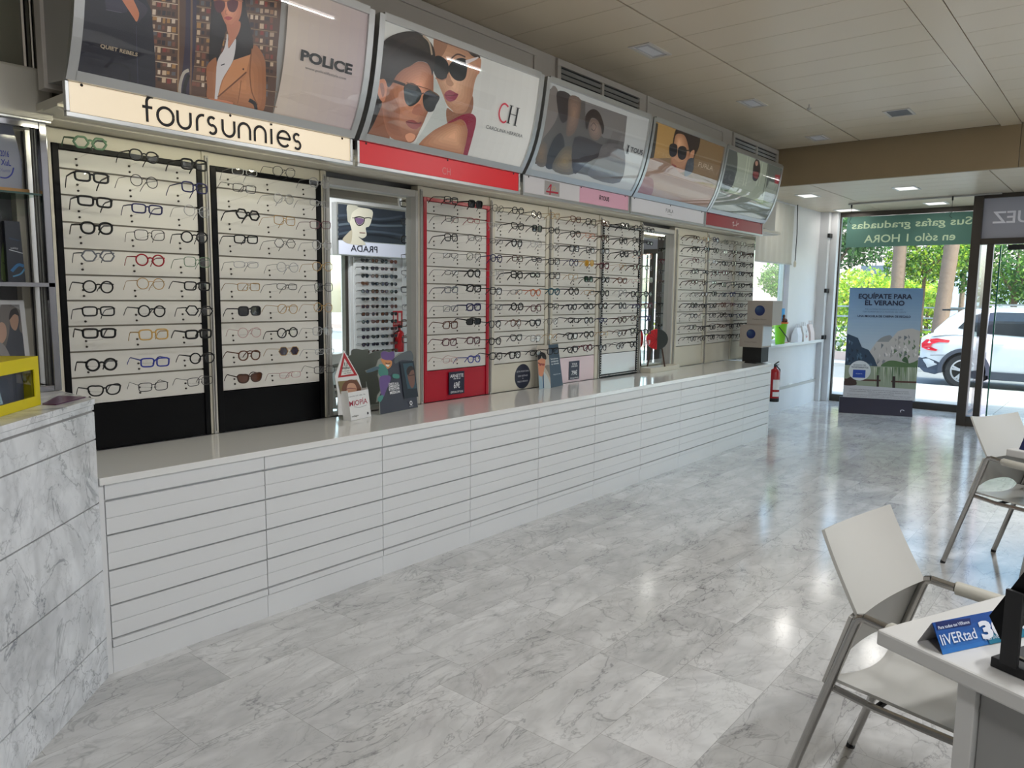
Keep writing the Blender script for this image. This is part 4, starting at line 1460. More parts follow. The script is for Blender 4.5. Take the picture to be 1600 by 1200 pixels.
SPEC = {
 'A': ['hexagonal green k|panto black m|square black k', 'rectangular black k|round charcoal n|square navy m', 'rectangular black k|rectangular navy m|round silver n',
       'panto black k|square black n|round black m', 'hexagonal grey m|round red m|square green n', 'round black m|round gold n|rectangular black m',
       'rectangular black m|round black m|hexagonal black m', 'rectangular black k|square amber m|rectangular black k', 'round black k|rectangular blue m|round black m', 'cat-eye black m|rectangular charcoal n|rectangular gunmetal n'],
 'B': ['narrow silver n|panto gunmetal n|round silver n', 'rectangular gunmetal n|round silver n|narrow silver n', 'hexagonal black k|square gold n|rectangular wine n',
       'rectangular black m|hexagonal gunmetal n|round silver n', 'narrow silver n|round silver n|panto gold n', 'rectangular gold n|narrow gunmetal n|square charcoal n',
       'square charcoal m dark|panto gold n|round gold n', 'round pink n|round black m|square silver n', 'panto tortoise m|hexagonal gold n purple|narrow silver n', 'cat-eye brown m brown|narrow pink n|rectangular gunmetal n'],
 'C': ['rectangular black m|square black k dark|panto charcoal n', 'rectangular charcoal n|narrow red n|narrow silver n', 'square black m|rectangular black n|narrow gunmetal n',
       'narrow gunmetal n|panto black n|panto navy m', 'narrow charcoal n|panto black k|rectangular silver n', 'rectangular grey m|square black k|square black m',
       'rectangular grey n|square navy k|rectangular charcoal n', 'square tortoise m|rectangular black k dark|round charcoal m', 'square wine m|square wine m|panto black m', 'narrow pink n|panto blue m|square black m'],
}
rg = random.Random(21)
poolS = ['rectangular', 'square', 'panto', 'round', 'panto', 'square', 'hexagonal', 'narrow', 'cat-eye']
poolC = ['black']*9+['charcoal']*3+['gunmetal']*2+['silver', 'gold', 'navy', 'tortoise', 'wine', 'brown']
for key in 'DEFGH':
    SPEC[key] = []
    for k in range(10):
        row = []
        for c in range(3):
            cc = rg.choice(poolC)
            th = 'n' if FR[cc][2] > .5 else rg.choice('kkkmmm')
            row.append('%s %s %s' % (rg.choice(poolS), cc, th))
        SPEC[key].append('|'.join(row))
def over(key, k, c, s):
    r = SPEC[key][k].split('|')
    r[c] = s
    SPEC[key][k] = '|'.join(r)
over('D', 1, 1, 'square black m dark'); over('D', 5, 1, 'round orange m'); over('D', 5, 2, 'panto teal k'); over('D', 2, 1, 'round silver n')
over('E', 3, 1, 'round amber m yellow'); over('E', 4, 1, 'square black m green'); over('E', 1, 1, 'rectangular orange n')
over('F', 4, 1, 'narrow pink n'); over('F', 2, 2, 'panto orange n'); over('H', 4, 2, 'square black k'); over('E', 5, 0, 'round black k')
JIT = {('A', 0, 0): (.028, .18, 0), ('A', 7, 0): (.022, .05, 0), ('A', 3, 0): (.012, .06, 0), ('B', 0, 1): (.03, .2, 0), ('B', 2, 0): (.018, .0, 0), ('C', 0, 0): (.012, .1, 0), ('C', 7, 1): (.022, .1, 0), ('C', 5, 1): (.02, .1, 0), ('B', 1, 0): (.03, .2, 0)}
cols3 = ['left', 'middle', 'right']
ordr = ['top', 'second', 'third', 'fourth', 'fifth', 'sixth', 'seventh', 'eighth', 'ninth', 'bottom']
for key, (x0, x1, mf, fw, mbase, lab, short) in RACKS.items():
    for k in range(10):
        for c, sp in enumerate(SPEC[key][k].split('|')):
            q = sp.split()
            shape, colr, th = q[0], q[1], TH[q[2]]
            lens = q[3] if len(q) > 3 else 'clear'
            sg = lens != 'clear'
            dz, rx, _ = JIT.get((key, k, c), (rg.uniform(-.006, .012), rg.uniform(-.07, .10), 0))
            desc = ('%s%s %s %s' % ('thick ' if th == 'thick' else ('thin ' if th == 'thin' else ''), colr, shape, 'sunglasses' if sg else 'eyeglasses'))
            label = '%s, %s in %s row of %s' % (desc, cols3[c], ordr[k], short)
            eyeglasses(shape, colr, lens, th, label, (x0+.096+.225*c+rg.uniform(-.008, .008), YR-.163+rg.uniform(-.006, .006), ROWZ[k]-.004+dz),
                       (rx, rg.uniform(-.04, .04), rg.uniform(-.10, .10)), 'eyewear on '+short, sg)

# ---------------- the opposite wall, seen in the mirrors
x0, x1 = 6.705, 7.41
t = thing('eyewear_rack', 'white sunglasses rack on the opposite wall, seen only in the tall mirror', 'display rack', ((x0+x1)/2, YO, .6))
MB().box(x0, YO+.004, .55, x1, YO+.03, 2.02).build('backing', M_wall, t)
mb = MB()
for k in range(13):
    mb.box(x0+.02, YO+.03, .60+.108*k, x1-.02, YO+.036, .60+.108*k+.09)
mb.build('slat_board', M_wall, t)
shp = ['square', 'round', 'aviator', 'panto', 'rectangular', 'cat-eye']
for k in range(13):
    z = 1.985-.106*k
    for c in range(4):
        s_ = rg.choice(shp)
        cc = rg.choice(['black', 'black', 'black', 'tortoise', 'wine', 'charcoal'])
        ln = rg.choice(['dark', 'dark', 'dark', 'brown', 'purple'])
        eyeglasses(s_, cc, ln, 'medium', '%s %s sunglasses with %s lenses, %s row, %s column of the rack in the mirror' % (cc, s_, ln, ordn[k], ['first', 'second', 'third', 'fourth'][c]),
                   (x1-.09-.175*c, YO+.16, z), (rg.uniform(-.05, .08), 0, PI+rg.uniform(-.1, .1)), 'sunglasses on the mirrored rack', True)
x0 = 7.62
t = thing('eyewear_rack', 'narrow white rack with clear eyeglasses on the opposite wall, at the mirror\'s right edge', 'display rack', (x0+.12, YO, .6))
MB().box(x0, YO+.004, .75, x0+.26, YO+.02, 2.15).build('backing', M_wall, t)
for k in range(9):
    eyeglasses(rg.choice(shp), 'black', 'clear', rg.choice(['thick', 'medium']), 'black eyeglasses, %s from the top of the narrow rack at the mirror\'s right edge' % ordn[k],
               (x0+.11, YO+.15, 2.08-.145*k), (rg.uniform(-.05, .08), 0, PI+rg.uniform(-.1, .1)), 'eyeglasses on the narrow mirrored rack')
YV = 2*YM-(YO+.1)
class MirFlat:
    levels = []
    def uv(s, px, py):
        p = on(px, py, 'y', YV)
        return (p.x, p.z)
    def pos(s, u, v, off):
        return V((u, YO+.1+off, v))
t = thing('poster_light_box', 'light box with a pale face in dark glasses, seen in the tall mirror', 'light box', (7.0, YO+.05, 2.05))
MB().box(6.37, YO+.004, 2.04, 7.63, YO+.098, 2.74).build('housing', M_alu, t, .003)
A = Art(MirFlat(), (6.39, 2.05, 7.61, 2.72))
a = lambda pts: C(480, 250, .125, pts)
A.rect(6.40, 2.245, 7.60, 2.715, (40, 46, 56))
A.rect(6.40, 2.055, 7.60, 2.235, (206, 208, 224))
for i in range(6):
    A.stroke(a([(340, 700+60*i), (600, 690+50*i), (900, 740+40*i), (1190, 700+60*i)]), .03, [(58, 66, 78), (30, 34, 42), (78, 88, 98), (44, 50, 62), (62, 72, 84), (24, 28, 36)][i])
A.poly(a([(505, 560), (640, 590), (810, 630), (800, 760), (770, 830), (730, 850), (740, 940), (690, 980), (640, 960), (730, 1060), (500, 1040), (560, 940), (540, 820), (500, 700)]), (196, 190, 174))
A.poly(a([(510, 560), (640, 590), (560, 660), (530, 780), (500, 740)]), (168, 164, 150))
A.poly(a([(440, 1000), (500, 920), (560, 880), (540, 1040)]), (170, 160, 140))
A.stroke(a([(590, 720), (610, 790), (650, 820), (700, 790), (710, 730), (650, 710), (590, 720)]), .014, (16, 14, 18))
A.poly(a([(600, 725), (620, 790), (655, 810), (696, 780), (700, 735)]), (110, 84, 116))
A.stroke(a([(710, 730), (760, 720), (800, 730)]), .012, (16, 14, 18))
A.stroke(a([(560, 725), (600, 722)]), .008, (16, 14, 18), False)
A.stroke(a([(650, 910), (720, 912)]), .012, (120, 84, 80), False)
A.text('PRADA', (A.S.uv(*a([(540, 1110)])[0])[0]+A.S.uv(*a([(875, 1140)])[0])[0])/2, 2.145, .085, (26, 28, 44), w=A.S.uv(*a([(875, 1140)])[0])[0]-A.S.uv(*a([(540, 1110)])[0])[0], mirror=True, bold=.01)
A.build('printed_poster', t, M_print)
# ================================================================ things on the counter
ZW = .8155
def card_plane(a, b, lean=0.0):
    """upright card standing on a->b (points on the worktop), leaning back"""
    a, b = V(a), V(b)
    u = (b-a); u.z = 0; u.normalize()
    back = V((-u.y, u.x, 0))
    v = V((0, 0, 1))*math.cos(lean)+back*math.sin(lean)
    return Flat(a, u, v)
def slab(S, pts, th, mt, name, parent, px=True, smooth=False):
    q = spline(pts, 4) if smooth else pts
    q = [S.uv(*p) for p in q] if px else q
    q = [(u, max(v, .0005)) for u, v in q]
    return MB().prism(q, lambda u, v, d: S.pos(u, v, d), 0, -th).build(name, mt, parent)
M_card = mat('white_card', (228, 228, 228), .5)
k3 = lambda pts: C(500, 460, .18333, pts)
# brochure holder
a, b = on(548.6, 658, 'z', ZW), on(580, 651, 'z', ZW)
S = card_plane(a, b, math.radians(7))
W = (b-a).length
t = thing('brochure_holder', 'white leaflet holder with a red warning triangle on top, on the worktop by the mirror', 'leaflet holder', (a+b)/2)
D = .055
mb = MB()
bx = lambda u0, v0, d0, u1, v1, d1: mb.add([S.pos(u, v, d) for d in (d0, d1) for v in (v0, v1) for u in (u0, u1)], [(0, 2, 3, 1), (4, 5, 7, 6), (0, 1, 5, 4), (2, 6, 7, 3), (0, 4, 6, 2), (1, 3, 7, 5)])
H = S.uv(541.2, 614)[1]
bx(0, .001, -.004, W, H, 0)
bx(0, .001, -D, .004, H+.01, -.004)
bx(W-.004, .001, -D, W, H+.01, -.004)
bx(.004, .001, -D, W-.004, .006, -.004)
mb.build('leaflet_box', M_card, t)
S2 = Flat(S.pos(0, 0, -D), S.u, S.v)
slab(S2, k3([(158, 1030), (152, 840), (128, 700), (204, 476), (328, 692), (366, 830), (410, 1020)]), .004, M_card, 'back_board', t)
A = Art(S2, off=.0006)
A.poly(k3([(204, 492), (318, 690), (152, 710)]), (178, 26, 40), False)
A.poly(k3([(208, 546), (288, 676), (178, 692)]), (226, 226, 222), False)
T(A, 'FRENA', *k3([(190, 630), (254, 624)]), 3.4, (20, 20, 20), bold=.03)
T(A, 'la miopía en', *k3([(188, 655), (266, 645)]), 2.4, (30, 30, 30))
T(A, 'tus hijos', *k3([(200, 672), (262, 664)]), 2.4, (30, 30, 30))
for X in (208, 226):
    A.stroke(k3([(X, 580), (X, 600)]), .006, (20, 20, 20), False)
    A.stroke(k3([(X, 600), (X-6, 614)]), .003, (20, 20, 20), False)
    A.stroke(k3([(X, 600), (X+6, 613)]), .003, (20, 20, 20), False)
A.poly(k3([(150, 742), (310, 726), (366, 830), (172, 850)]), (126, 108, 66), False)
A.poly(k3([(190, 830), (196, 760), (250, 728), (310, 740), (342, 800), (340, 840)]), (112, 66, 44))
A.poly(k3([(222, 800), (240, 760), (290, 764), (306, 820), (260, 850), (226, 840)]), (206, 156, 128))
A.stroke(k3([(216, 810), (250, 800), (300, 806)]), .004, (120, 40, 60))
A.build('printed_board', t, M_printm)
A = Art(S, off=.0006)
T(A, 'MIOPÍA', *k3([(250, 936), (402, 904)]), 8, (166, 32, 62), bold=.01)
T(A, 'control de la', *k3([(242, 872), (384, 850)]), 2.2, (70, 70, 80))
A.stroke(k3([(290, 958), (340, 962), (396, 942)]), .002, (120, 120, 130))
A.disc(*S.uv(*k3([(406, 1012)])[0]), .008, .008, (52, 48, 60), 12)
T(A, 'miSight', *k3([(270, 1042), (328, 1030)]), 2.4, (60, 60, 66))
A.build('printed_front', t, M_printm)
# cardboard display with a cartoon child (kept generic)
a, b = on(593.5, 648.8, 'z', ZW), on(653, 636.9, 'z', ZW)
S = card_plane(a, b, math.radians(9))
t = thing('cardboard_display', 'dark slate cut-out cardboard display with a cartoon child, leaning before the tall mirror', 'display', (a+b)/2)
slab(S, k3([(512, 1028), (506, 900), (484, 920), (492, 860), (518, 820), (504, 720), (494, 690), (500, 640), (400, 668), (388, 650), (480, 612), (496, 560), (520, 540), (520, 500), (545, 482), (590, 492), (626, 484), (636, 530), (680, 500), (740, 492), (776, 478), (806, 640), (836, 964)]), .006, mat('card_grey', (150, 152, 146), .7), 'cut_out', t)
p = S.pos(.19, .13, -.006)
MB().prism([(0, 0), (.07, 0), (0, .16)], lambda u, v, d: V((p.x+d, S.o.y+.072+u*.6, ZW+v)), 0, .004).build('strut', M_card, t)
A = Art(S, off=.0006)
A.poly(k3([(514, 1024), (508, 860), (536, 800), (560, 700), (560, 580), (636, 540), (700, 500), (776, 484), (834, 962)]), (58, 60, 74), False)
A.poly(k3([(640, 540), (700, 500), (776, 482), (790, 560), (700, 560), (640, 590)]), (90, 96, 102))
A.poly(k3([(520, 500), (545, 484), (585, 494), (626, 486), (634, 530), (610, 560), (560, 566), (524, 540)]), (104, 76, 136))
A.poly(k3([(516, 550), (560, 560), (608, 566), (606, 610), (570, 636), (540, 600)]), (206, 138, 84))
A.stroke(k3([(556, 584), (576, 590), (598, 584)]), .005, (60, 40, 34))
A.poly(k3([(556, 600), (590, 602), (576, 618)]), (236, 228, 216))
A.poly(k3([(500, 600), (540, 600), (572, 640), (576, 690), (540, 712), (504, 690), (494, 650)]), (66, 130, 120))
A.poly(k3([(392, 650), (480, 614), (500, 636), (410, 668)]), (74, 96, 110))
A.poly(k3([(504, 712), (576, 690), (600, 720), (560, 820), (540, 870), (520, 860)]), (104, 78, 138))
A.poly(k3([(488, 900), (500, 868), (536, 860), (530, 890), (508, 918)]), (74, 140, 132))
A.poly(k3([(618, 680), (668, 684), (668, 716), (620, 712)]), (70, 134, 124))
for tx, q0, q1, h in (('ÚNETE A LA', (580, 768), (664, 754), 3.2), ('DIMENSIÓN', (582, 788), (670, 774), 3.2), ('EYESTAR', (582, 812), (674, 798), 4), ('MISSION', (590, 840), (676, 828), 4)):
    T(A, tx, *k3([q0, q1]), h, (232, 232, 236), bold=.03)
A.poly(k3([(674, 574), (792, 568), (832, 872), (712, 890)]), (22, 30, 46), False)
A.poly(k3([(700, 590), (782, 584), (818, 800), (740, 806)]), (50, 78, 92), False)
A.poly(k3([(735, 640), (770, 620), (796, 660), (800, 760), (776, 800), (748, 740)]), (120, 84, 74))
A.poly(k3([(730, 660), (740, 624), (772, 610), (796, 640), (770, 650), (745, 690)]), (46, 34, 36))
A.stroke(k3([(745, 694), (770, 690), (796, 686)]), .004, (30, 26, 30))
A.disc(*S.uv(*k3([(768, 926)])[0]), .014, .014, (226, 226, 230), 16)
A.disc(*S.uv(*k3([(768, 926)])[0]), .008, .008, (58, 60, 74), 12)
T(A, 'opticas', *k3([(752, 954), (786, 948)]), 2, (200, 200, 206))
A.build('printed_front', t, M_printm)
# price cards on the rack bases
def price_card(q, col, label, lines, grp='price cards'):
    c = [on(px, py, 'y', YR-.0085 if q[0][0] < 730 else YR-.001) for px, py in q]
    y = c[0].y
    x0, x1, z0, z1 = c[0].x, c[1].x, (c[2].z+c[3].z)/2, (c[0].z+c[1].z)/2
    t = thing('price_card', label, 'sign', ((x0+x1)/2, y, z0), 0, grp)
    MB().box(x0, y-.004, z0, x1, y, z1).build('card', mat('card_navy', col, .4), t)
    A = Art(Flat((x0, y-.004, z0), (1, 0, 0), (0, 0, 1)))
    for tx, fv, h, w in lines:
        A.text(tx, (x1-x0)/2, (z1-z0)*fv, h, (226, 226, 230), w=w*(x1-x0), bold=.02)
    A.build('card_lettering', t, M_printm)
price_card([(701, 581), (725, 580), (724, 614), (701, 617)], (24, 24, 52), 'navy price card reading 69€ on the red rack base', [('ARNETTE', .82, .022, .86), ('gafas de sol', .70, .010, .45), ('69€', .40, .040, .40), ('ÓPTICAS ÓPTICAS', .10, .012, .8)])
price_card([(889, 565), (905, 563), (905, 591), (889, 594)], (40, 40, 58), 'navy price card reading 79€ on the pale pink rack base', [('TOUS', .84, .014, .5), ('GAFAS DESDE', .72, .012, .6), ('79€', .36, .036, .55), ('ÓPTICAS ÓPTICAS', .08, .010, .8)])
c = on(816.5, 587, 'y', YR)
t = thing('round_sticker', 'round navy sticker with white lettering on the cream rack base', 'sticker', (c.x, YR, c.z-.08))
MB().lathe([(.0, -.002), (.096, -.002), (.096, 0)], (c.x, YR, c.z-.005), 36, axis='y', smooth=False).build('disc', mat('sticker_navy', (26, 26, 50), .4), t)
A = Art(Flat((c.x-.1, YR-.002, c.z-.105), (1, 0, 0), (0, 0, 1)))
for tx, v, w in (('ESTAS MONTURAS', .14, .15), ('CON CRISTALES', .105, .12), ('A', .085, .01), ('PRECIO CERRADO', .062, .13)):
    A.text(tx, .1, v, .012, (214, 214, 220), w=w)
A.build('sticker_lettering', t, M_printm)
# folded card with a man in glasses
k5 = lambda pts: C(820, 540, 1/15, pts)
a, b = on(842.7, 608, 'z', ZW), on(860.7, 606.5, 'z', ZW)
t = thing('folded_card', 'folded upright card with a man in glasses and a blue panel, on the worktop', 'card', (a+b)/2)
S = card_plane(a, b, math.radians(7))
h = .34
slab(S, [(0, 0), (S.uv(860.7, 606.5)[0], 0), (S.uv(860.7, 606.5)[0], h), (0, h)], .003, M_card, 'left_panel', t, px=False)
A = Art(S, (0, 0, S.uv(860.7, 606.5)[0], h), off=.0006)
A.rect(0, 0, .3, .4, (184, 176, 164))
A.poly(k5([(470, 480), (600, 480), (620, 800), (540, 620)]), (130, 124, 116))
A.poly(k5([(300, 1040), (290, 700), (380, 690), (420, 1040)]), (150, 176, 192))
A.poly(k5([(420, 640), (480, 650), (560, 800), (600, 1030), (430, 1040)]), (186, 196, 198))
A.stroke(k5([(424, 650), (436, 1000)]), .012, (50, 84, 120), False)
A.poly(k5([(276, 380), (300, 320), (460, 310), (476, 420), (450, 560), (420, 700), (360, 720), (300, 640), (276, 500)]), (208, 140, 108))
A.poly(k5([(240, 320), (250, 200), (350, 150), (470, 190), (500, 320), (420, 300), (390, 240), (360, 310), (280, 350)]), (26, 22, 24))
A.stroke(k5([(270, 380), (340, 420), (460, 440)]), .007, (60, 24, 24))
A.poly(k5([(330, 420), (380, 420), (384, 466), (340, 466)]), (150, 70, 64))
A.poly(k5([(400, 424), (450, 426), (448, 466), (404, 466)]), (150, 70, 64))
A.build('printed_left', t, M_printm)
a2, b2 = on(861, 606, 'z', ZW), on(879.7, 602, 'z', ZW)
S = card_plane(a2, b2, math.radians(9))
wd = S.uv(879.7, 602)[0]
slab(S, [(0, 0), (wd, 0), (wd, h), (0, h)], .003, mat('card_petrol', (46, 66, 88), .5), 'right_panel', t, px=False)
A = Art(S, off=.0006)
for tx, v in (('Seguimos', .225), ('cuidando', .205), ('tu mirada', .185)):
    A.text(tx, wd*.55, v, .013, (220, 224, 228), w=wd*.62, bold=.02)
A.text('ópticas', wd*.6, .10, .010, (200, 206, 214), w=wd*.6)
A.build('printed_right', t, M_printm)

# small shelf and round ornament before the second mirror
mb = MB().box(6.31, 3.50, .8155, 6.90, 3.612, .862)
single('mirror_shelf', mb, M_pil, 'low cream shelf on the worktop before the second mirror', 'shelf', bevel=.002)
yo = 3.555
c = on(1026.5, 530, 'y', yo)
t = thing('round_ornament', 'red and dark green round ornament on two wooden legs before the second mirror', 'ornament', (c.x, yo, .862))
rX, rZ = .105, abs(on(1026, 514, 'y', yo).z-c.z)
fd = V((-.80, -.60, 0)).normalized()
fu = V((-fd.y, fd.x, 0))*-1
fu = V((.60, -.80, 0))
def half(s, mt, nm):
    out = [(0, -rZ*.98)]+[(s*rX*math.cos(PI*(q/12-.5)), rZ*math.sin(PI*(q/12-.5))) for q in range(13)]
    if s < 0:
        out = [(u, v) for u, v in reversed(out)]
    MB().prism(out, lambda u, v, d: c+fu*u+V((0, 0, v))+fd*d, .012, -.012).build(nm, mt, t)
half(-1, mat('ornament_red', (206, 22, 34), .35), 'red_half')
half(1, mat('ornament_green', (38, 48, 46), .4), 'green_half')
mb = MB()
for q in range(7):
    an = PI/2+PI*(q+.5)/7
    mb.tube([c+fd*.012, c+fd*.014+fu*rX*.9*math.cos(an)+V((0, 0, rZ*.9*math.sin(an)))], .002, 5)
mb.build('pleats', mat('ornament_dark_red', (140, 12, 24), .5), t)
for s in (-1, 1):
    MB().tube([c+fu*s*.05+V((0, 0, -rZ*.8)), V((c.x, yo, .8625))+fu*s*.085], .008, 8).build('leg', mat('leg_wood', (70, 46, 34), .5, vary=.1), t)

# globe boxes on a black stand at the end of the worktop
yr = 3.12
pr_ = on(1190, 543.5, 'y', yr)
xf = pr_.x
zl = pr_.z
yl = on(1155, 542, 'x', xf).y
zt = on(1157, 507, 'x', xf).z
M_gbox = mat('box_grey', (164, 156, 148), .5)
pl, prr = on(1166, 573, 'z', ZW), on(1204, 565, 'z', ZW)
t = thing('black_stand', 'black block stand carrying the globe boxes at the far end of the worktop', 'stand', (xf+.18, 3.3, ZW))
MB().box(xf+.02, yr+.06, ZW, xf+.30, yl-.06, ZW+.012).box(xf+.05, yr+.02, ZW+.012, xf+.26, yl-.02, zl-.001).build('block', M_blackm, t)
def gbox(q, z0, z1, y0, y1, x0, label):
    t = thing('cardboard_box', label, 'box', (x0+.14, (y0+y1)/2, z0), 0, 'globe boxes')
    MB().box(x0, y0, z0, x0+.28, y1, z1).build('carton', M_gbox, t, .001)
    A = Art(Flat((x0, y1, z0), (0, -1, 0), (0, 0, 1)))
    w, hh = y1-y0, z1-z0
    R = .20*w
    A.disc(w*.5, hh*.60, R, R, (24, 40, 96), 28)
    for i in range(6):
        A.disc(w*.48-.004*i, hh*.62+.004*i, R*(.86-.12*i), R*(.78-.12*i), (26+7*i, 46+9*i, 100+5*i), 24)
    A.text('CooperVision', w*.5, hh*.24, .014, (112, 106, 104), w=w*.56)
    A.build('printed_globe', t, M_printm)
    return t
t = gbox(0, zl, zt-.001, yr, yl, xf, 'grey box with a blue globe, lower of the pair on the black stand')
A = Art(Flat((xf, yr, zl), (1, 0, 0), (0, 0, 1)))
A.poly([(u, v) for u, v in ((1193, 510), (1206, 511), (1205, 540), (1191, 541))], (196, 204, 212), False)  # brighter light on the window-side face, painted over the carton
A.build('lit_side', t, M_printm)
y1b, y0b = on(1168.5, 470, 'x', xf+.02).y, on(1208, 470, 'x', xf+.02).y
gbox(1, zt, on(1188, 470, 'x', xf+.02).z, y0b, y1b, xf+.02, 'grey box with a blue globe, upper of the pair on the black stand')

# ================================================================ ledge, extinguisher, sockets
ZLG = .9305
YL_ = 3.595
c = on(1219, 520, 'y', YL_)
cx = on(1219, 527, 'y', YL_).x
t = thing('toy_bucket', 'lime green toy bucket with orange rim and a blue spade on the window ledge', 'toy bucket', (cx, YL_, ZLG))
hb = on(1219, 504, 'y', YL_).z-ZLG
MB().lathe([(.0, 0), (.055, 0), (.06, .01), (.085, hb), (.078, hb), (.055, .012), (0, .012)], (cx, YL_, ZLG), 20).build('bucket', mat('lime_plastic', (126, 196, 26), .35), t)
MB().lathe([(.078, -.012), (.093, -.012), (.094, .006), (.078, .006), (.078, -.012)], (cx, YL_, ZLG+hb), 20).build('rim', mat('orange_plastic', (228, 106, 36), .35), t)
MB().tube([V((cx-.09, YL_-.01, ZLG+hb*.8)), V((cx-.04, YL_-.10, ZLG+hb*.35)), V((cx+.07, YL_-.085, ZLG+.03))], .006, 6).build('handle', M_blackm, t)
zt_ = on(1219, 482, 'y', YL_).z
t = thing('toy_spade', 'bright blue toy spade standing in the lime green bucket', 'toy spade', (cx, YL_, ZLG+.06))
mb = MB()
mb.grid(lambda u, v: V((cx-.03+.14*(u-.5), YL_-.02-.03*math.cos((u-.5)*2.4), ZLG+hb+.02+(zt_-ZLG-hb-.02)*v)), 8, 5)
mb.grid(lambda u, v: V((cx-.03+.14*(u-.5), YL_-.013-.03*math.cos((u-.5)*2.4), ZLG+hb+.02+(zt_-ZLG-hb-.02)*v)), 8, 5)
mb.build('blade', mat('blue_plastic', (20, 150, 220), .3), t)
MB().tube([V((cx-.03, YL_-.04, ZLG+hb+.05)), V((cx-.01, YL_, ZLG+.05))], .010, 8).build('shaft', MATS['blue_plastic'], t)
t = thing('toy_figure', 'small brown toy figure leaning in the lime green bucket', 'toy', (cx-.05, YL_-.02, ZLG+hb))
mb = MB().ball((cx-.045, YL_-.045, ZLG+hb+.04), (.03, .03, .036)).ball((cx+.02, YL_-.05, ZLG+hb+.025), (.032, .028, .03)).ball((cx-.05, YL_-.05, ZLG+hb+.085), (.022, .02, .022))
mb.build('body', mat('toy_brown', (96, 58, 42), .6), t)
def paper_bag(px, w, h, col, label, tilt=0, y=3.6):
    x = on(px, 535, 'y', y).x
    t = thing('paper_bag', label, 'bag', (x, y, ZLG), 0, 'paper bags on the ledge')
    mb = MB()
    vs = []
    for z, s_, d_ in ((0, 1, .05), (h*.5, 1, .045), (h, .96, .012)):
        vs += [V((x-w/2*s_+tilt*z, y-d_, ZLG+z)), V((x+w/2*s_+tilt*z, y-d_, ZLG+z)), V((x+w/2*s_+tilt*z, y+d_, ZLG+z)), V((x-w/2*s_+tilt*z, y+d_, ZLG+z))]
    fs = [(0, 3, 2, 1)]
    for r in (0, 4):
        fs += [(r+i, r+(i+1) % 4, r+4+(i+1) % 4, r+4+i) for i in range(4)]
    mb.add(vs, fs).build('bag', mat('paper_%d' % col[2], col, .6), t)
    mb = MB()
    for dy in (-.012, .012):
        mb.tube([V((x-w*.2+tilt*h, y+dy, ZLG+h-.01)), V((x-w*.15+tilt*h, y+dy, ZLG+h+.05)), V((x+w*.15+tilt*h, y+dy, ZLG+h+.05)), V((x+w*.2+tilt*h, y+dy, ZLG+h-.01))], .003, 5)
    mb.build('handles', MATS['paper_%d' % col[2]], t)
    return t, x
paper_bag(1244, .17, .20, (220, 220, 226), 'white paper bag on the ledge, next to the toy bucket', .15, 3.60)
t, x = paper_bag(1254, .20, .22, (226, 224, 222), 'white paper bag with red and dark squiggles on the ledge', 0, 3.585)
A = Art(Flat((x-.1, 3.535, ZLG), (1, 0, 0), (0, 0, 1)))
A.stroke([(.05, .19), (.08, .13), (.11, .17), (.10, .08)], .008, (50, 44, 52), uv=True)
A.stroke([(.07, .09), (.10, .06), (.13, .08)], .012, (190, 40, 60), uv=True)
A.build('printed_front', t, M_printm)
paper_bag(1264, .16, .235, (216, 196, 190), 'pinkish paper bag at the column end of the ledge', -.05, 3.60)
x = on(1228, 530, 'y', 3.57).x
t = thing('leaflet_stack', 'small stack of pale leaflets lying on the ledge below the toy bucket', 'leaflets', (x, 3.56, ZLG))
MB().box(x-.18, 3.545, ZLG, x+.10, 3.60, ZLG+.012).build('paper', M_card, t)
MB().box(x-.16, 3.5455, ZLG+.012, x+.02, 3.595, ZLG+.016).build('top_leaflet', mat('leaflet_red', (200, 120, 112), .5), t)

ye = 3.535
xe = on(1210, 600, 'y', ye).x
z0, z1 = on(1209, 627, 'y', ye).z, on(1211, 562, 'y', ye).z
t = thing('fire_extinguisher', 'red fire extinguisher hung on the wall at the far end of the counter', 'fire extinguisher', (xe, ye, z0))
R = .064
zb = z0+(z1-z0)*.70
MB().lathe([(0, 0), (R*.9, 0), (R, .01), (R, zb-z0), (R*.8, zb-z0+.03), (R*.3, zb-z0+.05), (R*.3, zb-z0+.07), (0, zb-z0+.07)], (xe, ye, z0), 20).build('cylinder', mat('extinguisher_red', (164, 18, 26), .25), t)
MB().lathe([(R*1.01, 0), (R*1.03, .002), (R*1.03, .045), (R*1.01, .047)], (xe, ye, z0), 20).build('foot_ring', M_blackm, t)
mb = MB().box(xe-.014, ye-.014, zb+.065, xe+.014, ye+.014, zb+.10)
mb.bar((xe-.03, ye, zb+.10), (xe+.06, ye-.02, zb+.135), .018, .008).bar((xe-.03, ye, zb+.09), (xe+.055, ye-.02, zb+.095), .018, .006)
mb.build('valve', M_blackm, t)
MB().tube([V((xe+.02, ye-.01, zb+.08)), V((xe+.085, ye-.03, zb+.03)), V((xe+.085, ye-.03, zb-.12)), V((xe+.075, ye-.02, zb-.2))], .009, 7).build('hose', M_blackm, t)
A2 = MB()
for za, zb_ in ((.16, .29), (.07, .13)):
    A2.grid(lambda u, v: V((xe+(R+.001)*math.cos(math.radians(185+90*u)), ye+(R+.001)*math.sin(math.radians(185+90*u)), z0+za+(zb_-za)*v)), 8, 1)
A2.build('labels', M_card, t)
MB().box(xe-.015, ye+R-.004, zb-.05, xe+.015, YW-.0125, zb+.02).build('bracket', M_alud, t)
